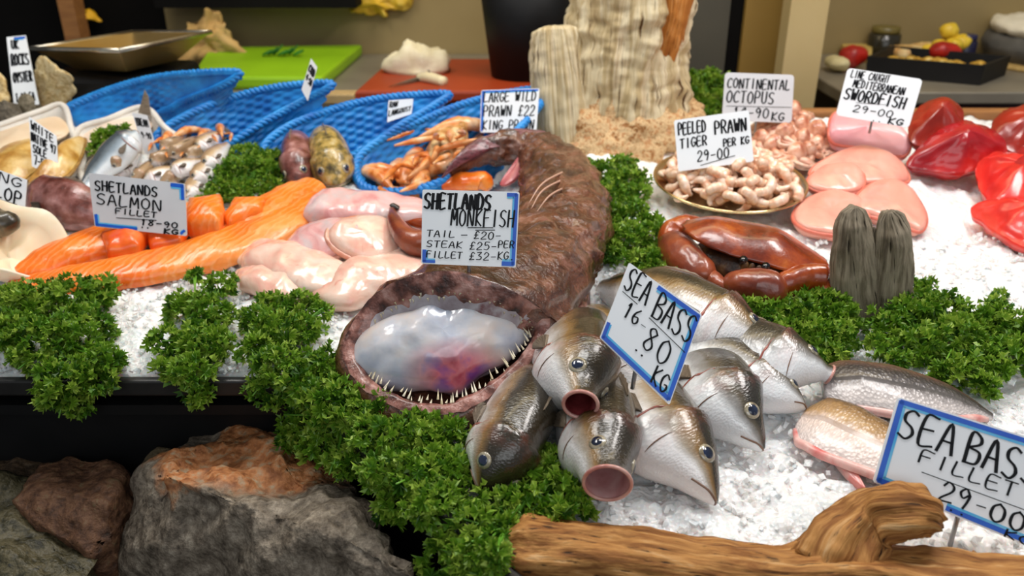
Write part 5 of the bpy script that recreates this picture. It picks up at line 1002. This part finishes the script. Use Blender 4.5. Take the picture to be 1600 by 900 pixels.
def card(label, corners, y0, lines, tilt=.45, border=None, m=None, yaw=0.0, stake=True, ink=1.0, rules=(), leg=.05, rnd=.04):
    """corners TL,TR,BR,BL; the card stands in the plane through its foot, leaning back by tilt"""
    foot = Vector(W((corners[2][0] + corners[3][0]) / 2, (corners[2][1] + corners[3][1]) / 2, y0)) if not isinstance(y0, Vector) else y0
    nrm = Vector((yaw, -1, tilt)).normalized()
    def hit(px, py): d = ray(px, py); return np.array(CAM + d * ((foot - CAM).dot(nrm) / d.dot(nrm)))
    q = [hit(*c) for c in corners]; n_ = np.array(nrm)
    def at(u, v, off=0.0): return (q[0] * (1 - u) + q[1] * u) * (1 - v) + (q[3] * (1 - u) + q[2] * u) * v + n_ * off
    wd = np.linalg.norm(q[1] - q[0]); hg = np.linalg.norm(q[3] - q[0]); o = empty('price_card', tuple(foot), label, 'price sign', 'handwritten price cards')
    ru, rv = rnd, rnd * wd / hg; ol = []
    for cu, cv, a0 in ((1 - ru, rv, -90), (1 - ru, 1 - rv, 0), (ru, 1 - rv, 90), (ru, rv, 180)):
        for k in range(6): a = rad(a0 + k * 18); ol.append((cu + math.cos(a) * ru, cv + math.sin(a) * rv))
    N = len(ol); V = [at(u, v, 0) for u, v in ol] + [at(u, v, -.0018) for u, v in ol]
    mesh_obj('card', V, [tuple(reversed(range(N))), tuple(range(N, 2 * N))] + [(i, (i + 1) % N, N + (i + 1) % N, N + i) for i in range(N)], m or m_card, o, smooth=False)
    parts = []
    def stroke(pts, w, off=.0006, w2=None):
        c = catmull([at(*p, off) for p in pts], max(2, (len(pts) - 1) * 5 + 1)) if len(pts) > 2 else np.array([at(*p, off) for p in pts]); T = np.gradient(c, axis=0); v = []; f = []
        for k, p in enumerate(c):
            sd = unit(np.cross(n_, T[k])) * w / 2 * (1 if w2 is None else 1 + (w2 - 1) * abs(unit(T[k]).dot(unit(q[1] - q[0])))); ext = unit(T[k]) * w * .25 * (-1 if k == 0 else 1 if k == len(c) - 1 else 0); v += [p + sd + ext, p - sd + ext]
        for k in range(len(c) - 1): f.append((2 * k, 2 * k + 1, 2 * k + 3, 2 * k + 2))
        return v, f
    for txt, u0, u1, v0, v1, w in lines:
        n = len(txt); cw = (u1 - u0) / n; parts_ = []
        for k, ch in enumerate(txt):
            vj = R.uniform(-.03, .03) * (v1 - v0)
            for ln in FONT.get(ch, []):
                pts = [tuple(map(float, s_.split(','))) for s_ in ln.split()]
                parts.append(stroke([(u0 + (k + .08 + x * (.74 if ch != 'I' else .74)) * cw + .10 * (y - .5) * cw, v1 - y * (v1 - v0) + vj) for x, y in pts], w * hg * ink, w2=.6))
    for a, b, w in rules: parts.append(stroke([a, b], w * hg))
    v, f = join(parts); mesh_obj('lettering', v, f, m_ink, o, smooth=False)
    if border:
        for nm, mm, lst in (('blue_border', m_bl, [(a, b, 0, w) for a, b, w in border]), ('cyan_border', m_cy, [(a, b, w * .95, w * .55) for a, b, w in border])):
            P_ = []
            for (ua, va), (ub, vb), ins, w in lst:
                iu, iv = ins * hg / wd, ins
                cl_ = lambda u, v: (min(max(u, .012 + w * .5 * hg / wd + iu), 1 - .012 - w * .5 * hg / wd - iu), min(max(v, .015 + w * .5 + iv), 1 - .015 - w * .5 - iv)); P_.append(stroke([cl_(ua, va), cl_(ub, vb)], w * hg, .0004 if nm == 'blue_border' else .0003))
            for v, f in P_: mesh_obj(nm, v, f, mm, o, smooth=False)
    if stake:
        a = at(.5, .9, -.004); b = at(.5, 1.0, -.004) + np.array((0, .0, -leg)); v, f = tube([a, b], .0022, 8, 4); mesh_obj('spike', v, f, m_pin, o)
    return o
ed = lambda *k: [e for n, e in (('t', ((0, 0), (1, 0))), ('r', ((1, 0), (1, 1))), ('b', ((0, 1), (1, 1))), ('l', ((0, 0), (0, 1)))) if n in k]
def bord(spec): return [(*a, w) for a, w in spec]
yP = lambda x, y, h=0: P(x, y, h).y
card('white SHETLANDS MONKFISH card with blue corners standing behind the big monkfish head', [(660, 296), (812, 300), (806, 418), (658, 412)], yP(735, 425, .15) , [('SHETLANDS', .02, .72, .05, .25, .042), ('MONKFISH', .30, .97, .25, .47, .026), ('TAIL', .05, .36, .545, .63, .018), ('-', .40, .50, .54, .64, .018), ('£20-', .54, .84, .54, .64, .018), ('STEAK', .05, .44, .685, .77, .018), ('£25-', .50, .80, .68, .78, .018), ('PER', .80, .98, .655, .745, .018), ('FILLET', .05, .44, .825, .91, .018), ('£32-', .50, .80, .82, .92, .018), ('KG.', .80, .99, .80, .90, .018)],
     border=[((1, .0), (1, 1), .05), ((.86, 1), (1, 1), .06), ((0, .82), (0, 1), .05), ((0, 1), (.14, 1), .04), ((.88, 0), (1, 0), .05)], rules=[((.48, .495), (.74, .485), .012), ((.56, .525), (.76, .515), .012)], yaw=.02, rnd=.02, leg=.02)
card('grey white SHETLANDS SALMON FILLET card standing in the orange salmon', [(138, 270), (289, 287), (292, 369), (148, 354)], yP(220, 362, .05), [('SHETLANDS', .05, .72, .13, .31, .040), ('SALMON', .05, .76, .37, .57, .036), ('FILLET', .24, .70, .61, .71, .030), ('18-90', .50, .92, .765, .87, .034), ('KG', .75, .92, .90, 1.0 - .01, .04), ('..', .50, .62, .88, .92, .04)],
     border=[((.86, 0), (1, 0), .07), ((1, 0), (1, .3), .06), ((0, .78), (0, 1), .06), ((0, 1), (.46, 1), .05), ((.94, 1), (1, .9), .05)], m=m_card2, rules=[((.25, .79), (.68, .76), .014)], yaw=-.05, rnd=.02, leg=.02)
card('slanting white SEA BASS 16-80 card with a blue border stuck in the sea bass pile', [(983, 410), (1097, 491), (1046, 633), (937, 528)], yP(992, 585, .115), [('SEA', .04, .37, .03, .31, .030), ('BASS', .45, .99, .07, .36, .032), ('16', .14, .36, .40, .58, .028), ('-', .37, .46, .42, .60, .014), ('80', .46, .84, .46, .72, .030), ('..', .40, .56, .72, .80, .03), ('KG', .70, .92, .76, .95, .030)],
     border=[((.42, 0), (1, 0), .055), ((1, 0), (1, 1), .055), ((0, 1), (1, 1), .055), ((0, .78), (0, 1), .045)], rules=[((.05, .35), (.26, .36), .010), ((.44, .40), (.96, .45), .010)], yaw=.1, rnd=.02, leg=.02, tilt=.6)
card('large white SEA BASS FILLET 29-00 card with a blue border in the right foreground', [(1403, 620), (1668, 702), (1640, 868), (1364, 753)], yP(1430, 790, .05), [('SEA', .05, .40, .10, .42, .040), ('BASS', .44, .88, .13, .44, .042), ('FILLET', .20, .78, .47, .61, .026), ('29', .36, .55, .70, .90, .032), ('-', .56, .64, .70, .90, .024), ('00', .64, .86, .72, .90, .036), ('KG', .74, .90, .92, .995, .026), ('..', .42, .54, .94, .96, .03)],
     border=[((0, 0), (1, 0), .055), ((0, 0), (0, 1), .06), ((0, 1), (.34, 1), .06), ((.42, 1), (1, 1), .055), ((1, 0), (1, 1), .05)], rules=[((.24, .70), (.96, .68), .010)], yaw=-.12, rnd=.02, tilt=.6, leg=.05)
card('white PEELED TIGER PRAWN card standing at the back of the prawn plate', [(1053, 188), (1170, 172), (1178, 252), (1060, 268)], yP(1118, 268, .07), [('PEELED', .04, .42, .08, .30, .036), ('TIGER', .05, .42, .38, .56, .034), ('PRAWN', .52, .96, .14, .38, .040), ('29-00', .26, .70, .66, .86, .030), ('PER KG', .62, .97, .50, .64, .032)], rules=[((.30, .94), (.76, .84), .012)], yaw=-.1, leg=.03, rnd=.03)
card('white CONTINENTAL OCTOPUS card standing behind the octopus heap', [(1133, 113), (1241, 117), (1237, 192), (1128, 188)], yP(1185, 205, .05), [('CONTINENTAL', .04, .96, .12, .32, .034), ('OCTOPUS', .04, .74, .38, .62, .036), ('14-90', .14, .68, .72, .92, .034), ('KG', .70, .90, .80, .96, .036)], rules=[((.05, .70), (.98, .68), .010)], m=m_card2, yaw=.02, rnd=.05)
card('white MEDITERRANEAN SWORDFISH card behind the pink swordfish slab', [(1325, 106), (1442, 124), (1420, 200), (1306, 180)], yP(1365, 228, .075), [('LINE CAUGHT', .06, .58, .03, .18, .026), ('MEDITERRANEAN', .12, .82, .22, .37, .030), ('SWORDFISH', .04, .88, .42, .64, .046), ('29-00', .20, .76, .72, .86, .028), ('KG', .70, .92, .86, .98, .040), ('..', .48, .64, .94, .98, .03)], rules=[((.22, .68), (.62, .62), .008)], yaw=-.05, rnd=.05, leg=.02)
card('white LARGE WILD PRAWN card on the right-hand blue basket', [(752, 141), (843, 138), (838, 206), (750, 207)], yP(795, 190, .085), [('LARGE WILD', .04, .96, .06, .28, .036), ('PRAWN £22', .04, .96, .38, .62, .036), ('KING PRAWN', .04, .96, .72, .93, .034)], border=[((0, 0), (1, 0), .04), ((0, 0), (0, 1), .04)], yaw=.02, rnd=.03)
card('small white RAW LANGOUSTINE card on the third blue basket', [(607, 157), (646, 154), (643, 178), (605, 191)], yP(620, 170, .085), [('RAW', .06, .40, .08, .34, .06), ('LANGOUST', .04, .96, .48, .74, .055)], yaw=.0, stake=False, rnd=.03)
card('diamond shaped white card seen edge on, clipped to the second blue basket', [(486, 91), (496, 105), (481, 158), (471, 140)], yP(480, 150, .12), [('COD', .1, .9, .15, .35, .06), ('4-50', .1, .9, .45, .62, .05)], m=m_card2, yaw=.3, stake=False, rnd=.03)
card('white turned card with small writing over the golden flatfish', [(45, 182), (88, 212), (92, 278), (50, 260)], yP(70, 275, .03), [('WHITE', .06, .9, .05, .22, .035), ('NATIVE 97', .04, .96, .28, .46, .035), ('SOLE', .08, .6, .52, .68, .035), ('7-50 KG', .1, .96, .74, .92, .035)], yaw=.15, rnd=.02)
card('tall narrow white card at the far left among the oyster shells', [(10, 58), (40, 55), (61, 163), (22, 166)], yP(42, 172, .04), [('UK', .2, .6, .06, .18, .026), ('ROCKS', .1, .95, .26, .42, .026), ('OYSTER', .1, .95, .52, .66, .026), ('1-20 EA', .1, .9, .82, .94, .02)], border=[((.4, 0), (1, 0), .03)], yaw=.1, rnd=.04)
card('white KING SCALLOP card cut by the left frame edge', [(-78, 238), (42, 281), (36, 352), (-74, 318)], yP(-10, 352, .03), [('KING', .30, .96, .03, .22, .036), ('SCALLOP', .08, .97, .32, .58, .044), ('32-00', .3, .9, .64, .78, .034), ('KG', .66, .92, .78, .95, .036)], rules=[((.4, .62), (.9, .6), .012)], yaw=.0, rnd=.02)
card('narrow grey card turned sideways in the tray of small silver fish', [(206, 176), (230, 180), (247, 243), (226, 240)], yP(236, 245, .03), [('BREAM', .1, .9, .12, .3, .03), ('9-90', .2, .9, .45, .6, .025)], m=m_card2, yaw=.2, rnd=.04)
v, f = slab([P(216, 176, .07), P(226, 140, .11), P(232, 150, .10), (P(236, 180, .07))], .003, 24, smooth=False, up=(.4, -.9, .1)); tag(mesh_obj('tail_piece', v, f, m_fin), 'pointed grey tail sticking up behind the narrow grey card', 'fish piece')

# ------------------------------------------------------------------ curly parsley
def leaf_templates():
    out = []
    for k in range(6):
        rr = random.Random(k); n = 19; v = [(0, 0, 0)]; f = []; ph = rr.uniform(0, 6)
        span = rr.uniform(3.6, 5.2)
        for ring, r in ((1, .5), (2, 1.0)):
            for j in range(n):
                a = -span / 2 + span * j / (n - 1); w_ = math.sin(j * 2.1 + ph) * (.22 if ring == 1 else .5)
                rad_ = r * (1 + (.2 if j % 2 else -.2) * (ring == 2)) * (.85 + .3 * abs(math.sin(a * 1.5 + ph)))
                v.append((math.cos(a) * rad_, math.sin(a) * rad_, w_ + .25 * r * r + rr.uniform(-.07, .07)))
        for j in range(n - 1): f += [(0, 1 + j, 2 + j), (1 + j, 1 + n + j, 2 + n + j), (1 + j, 2 + n + j, 2 + j)]
        out.append((np.array(v), np.array(f)))
    return out
LT = leaf_templates()
def leaf_mat(name, cols):
    s = NT(name); at = s.n('Attribute', attribute_name='shade'); c = s.ramp(at.outputs['Fac'], cols); s.l(c, s.b.inputs['Base Color'])
    s.b.inputs['Roughness'].default_value = .42; s.b.inputs['Specular IOR Level'].default_value = .45
    tr = s.n('BsdfTranslucent'); s.l(c, tr.inputs[0]); mx = s.n('MixShader'); mx.inputs[0].default_value = .25
    s.l(s.b.outputs[0], mx.inputs[1]); s.l(tr.outputs[0], mx.inputs[2]); s.l(mx.outputs[0], s.t.nodes['Material Output'].inputs[0]); return s.m
m_pars = leaf_mat('parsley_leaf', ['#2a500c', '#4c7c18', '#769e2a', '#aac44e'])
m_stem = M('parsley_stem', ['#4c8a1c', '#7aae3c'], 30, rough=.4)
def bunch(label, blobs, size=.0066, dens=1.0, hang=.0, m=None):
    VV = []; FF = []; SH = []; off = 0; cents = []
    for b in blobs:
        px, py, rp_ = b[:3]; h = b[3] if len(b) > 3 else .026; p = P(px, py, h)
        ef = front(p.x) - .014
        if p.y < ef + .0:                                       # hangs over the lip of the counter
            yy_ = ef
            for _ in range(6): p = W(px, py, yy_); yy_ = front(p.x) - .022
        r = rp_ / pxm(p); cents.append((np.array(p), r)); n = int(dens * 1.25 * (r / size) ** 2 * 3.4)
        d = NR.normal(0, 1, (n, 3)); d /= np.linalg.norm(d, axis=1)[:, None]; rr = r * (.50 + .5 * NR.random(n) ** .6); rr *= 1 + .18 * np.sin(d[:, 0] * 7 + px) * np.sin(d[:, 1] * 6 + py) + .10 * np.sin(d[:, 2] * 11)
        c = np.array(p) + d * rr[:, None] * np.array((1, .85, .85))
        for k in range(n):
            tv, tf = LT[R.randrange(6)]; nrm = unit(d[k] + NR.normal(0, .55, 3) + np.array((0, -.1, .35))); a = unit(np.cross(nrm, NR.normal(0, 1, 3))); bb = np.cross(nrm, a); s_ = size * R.uniform(.75, 1.35)
            VV.append(c[k] + (tv[:, :1] * a + tv[:, 1:2] * bb + tv[:, 2:] * nrm) * s_); FF.append(tf + off); off += len(tv); SH.append(np.clip(NR.normal(.45, .22) + (tv[:, 0] ** 2 + tv[:, 1] ** 2) * .22, 0, 1))
    c0 = sum(c for c, r in cents) / len(cents); zmin = min(c[2] - r for c, r in cents)
    o = empty('parsley_bunch', (c0[0], c0[1], zmin), label, 'parsley', 'curly parsley bunches')
    V = np.concatenate(VV); mesh_obj('foliage', V, np.concatenate(FF), m or m_pars, o, smooth=False, attrs={'shade': np.concatenate(SH)})
    st = []
    for c, r in cents:
        for q in range(3): e = c + NR.normal(0, .45, 3) * r; st.append(tube([c0 + np.array((0, 0, -.01)), (c0 + c) / 2 + NR.normal(0, .1, 3) * r, e], [.0018, .0014, .001], 5, 8))
    v, f = join(st); mesh_obj('stems', v, f, m_stem, o); return o
bunch('big parsley bunch hanging over the black lip at the far left', [(40, 478, 48), (110, 465, 46), (158, 455, 26), (15, 520, 40), (60, 540, 55), (130, 520, 50), (165, 560, 28), (100, 595, 48), (150, 590, 30), (120, 630, 24), (20, 470, 30), (85, 620, 26)])
bunch('narrow parsley bunch hanging over the lip below the salmon', [(304, 428, 13), (345, 445, 24), (285, 480, 30), (330, 490, 38), (262, 535, 30), (315, 535, 42), (345, 540, 24), (300, 580, 36), (265, 580, 20), (310, 615, 22)])
bunch('parsley bunch below the monkfish pieces beside the left jaw', [(425, 475, 24), (470, 478, 30), (400, 500, 28), (440, 520, 46), (480, 515, 26), (400, 550, 30), (440, 570, 40), (420, 610, 34), (505, 488, 14)])
bunch('bright dense parsley bunch left of the monkfish lower jaw', [(505, 575, 40), (540, 590, 36), (480, 610, 40), (520, 630, 50), (560, 640, 42), (470, 665, 34), (450, 690, 22), (510, 690, 44), (545, 720, 34), (580, 680, 34), (590, 640, 26)])
bunch('large parsley bunch spilling down the counter corner right of the boulder', [(610, 690, 40), (660, 680, 42), (700, 680, 34), (600, 740, 42), (650, 740, 52), (705, 730, 42), (620, 790, 38), (670, 790, 42), (735, 740, 22), (700, 775, 34)])
bunch('parsley bunch under the lowest sea bass beside the log end', [(880, 700, 18), (850, 728, 36), (890, 765, 36), (815, 750, 36), (770, 785, 34), (820, 790, 42), (870, 800, 34), (740, 820, 36), (785, 840, 40), (700, 850, 26), (680, 880, 28), (735, 880, 36), (780, 890, 30), (905, 795, 20), (742, 858, 26, .05), (775, 868, 26, .05), (760, 900, 30, .05)])
bunch('parsley bunch between the monkfish body and the stump root', [(940, 275, 32), (975, 262, 24), (985, 285, 30), (920, 295, 20), (1000, 300, 18), (955, 305, 26)])
bunch('parsley bunch left of the prawn plate below the upper one', [(945, 335, 28), (985, 340, 34), (935, 360, 24), (970, 375, 36), (1010, 368, 26), (1025, 350, 16), (950, 390, 24)])
bunch('parsley bunch in front of the brown crab behind the small slanting sign', [(990, 405, 18), (1020, 412, 26), (1050, 432, 26), (1085, 452, 22), (1120, 466, 22), (1030, 395, 18)])
bunch('parsley bunch under the crab claw left of the grey stake', [(1165, 480, 24), (1200, 492, 32), (1245, 490, 38), (1290, 485, 40), (1325, 495, 26), (1230, 525, 32), (1280, 530, 38), (1320, 525, 26), (1305, 555, 22)])
bunch('wide parsley bunch right of the grey stake reaching the frame edge', [(1425, 452, 26), (1450, 450, 16), (1385, 510, 32), (1420, 495, 40), (1470, 490, 42), (1375, 540, 22), (1440, 540, 44), (1500, 530, 46), (1545, 510, 40), (1590, 510, 36), (1562, 465, 13), (1560, 488, 22), (1490, 580, 32), (1540, 570, 38), (1585, 550, 36), (1540, 605, 24), (1620, 530, 40), (1400, 560, 18)])
bunch('dark parsley bunch between the small silver fish and the orange salmon', [(385, 245, 26), (415, 255, 28), (360, 270, 28), (400, 275, 36), (435, 275, 22), (345, 295, 22), (375, 300, 26), (320, 310, 14), (420, 295, 20)])
bunch('tiny parsley sprig beside the silver bream', [(158, 214, 13, .06), (178, 210, 14, .06), (150, 232, 12, .045), (192, 203, 9, .07)], .007)
bunch('dark parsley bunch on the back edge right of the stump', [(1075, 128, 20, .06), (1105, 125, 22, .06), (1130, 132, 20, .06), (1080, 155, 22, .04), (1115, 160, 24, .035), (1100, 185, 20, .02), (1140, 165, 16, .03)])
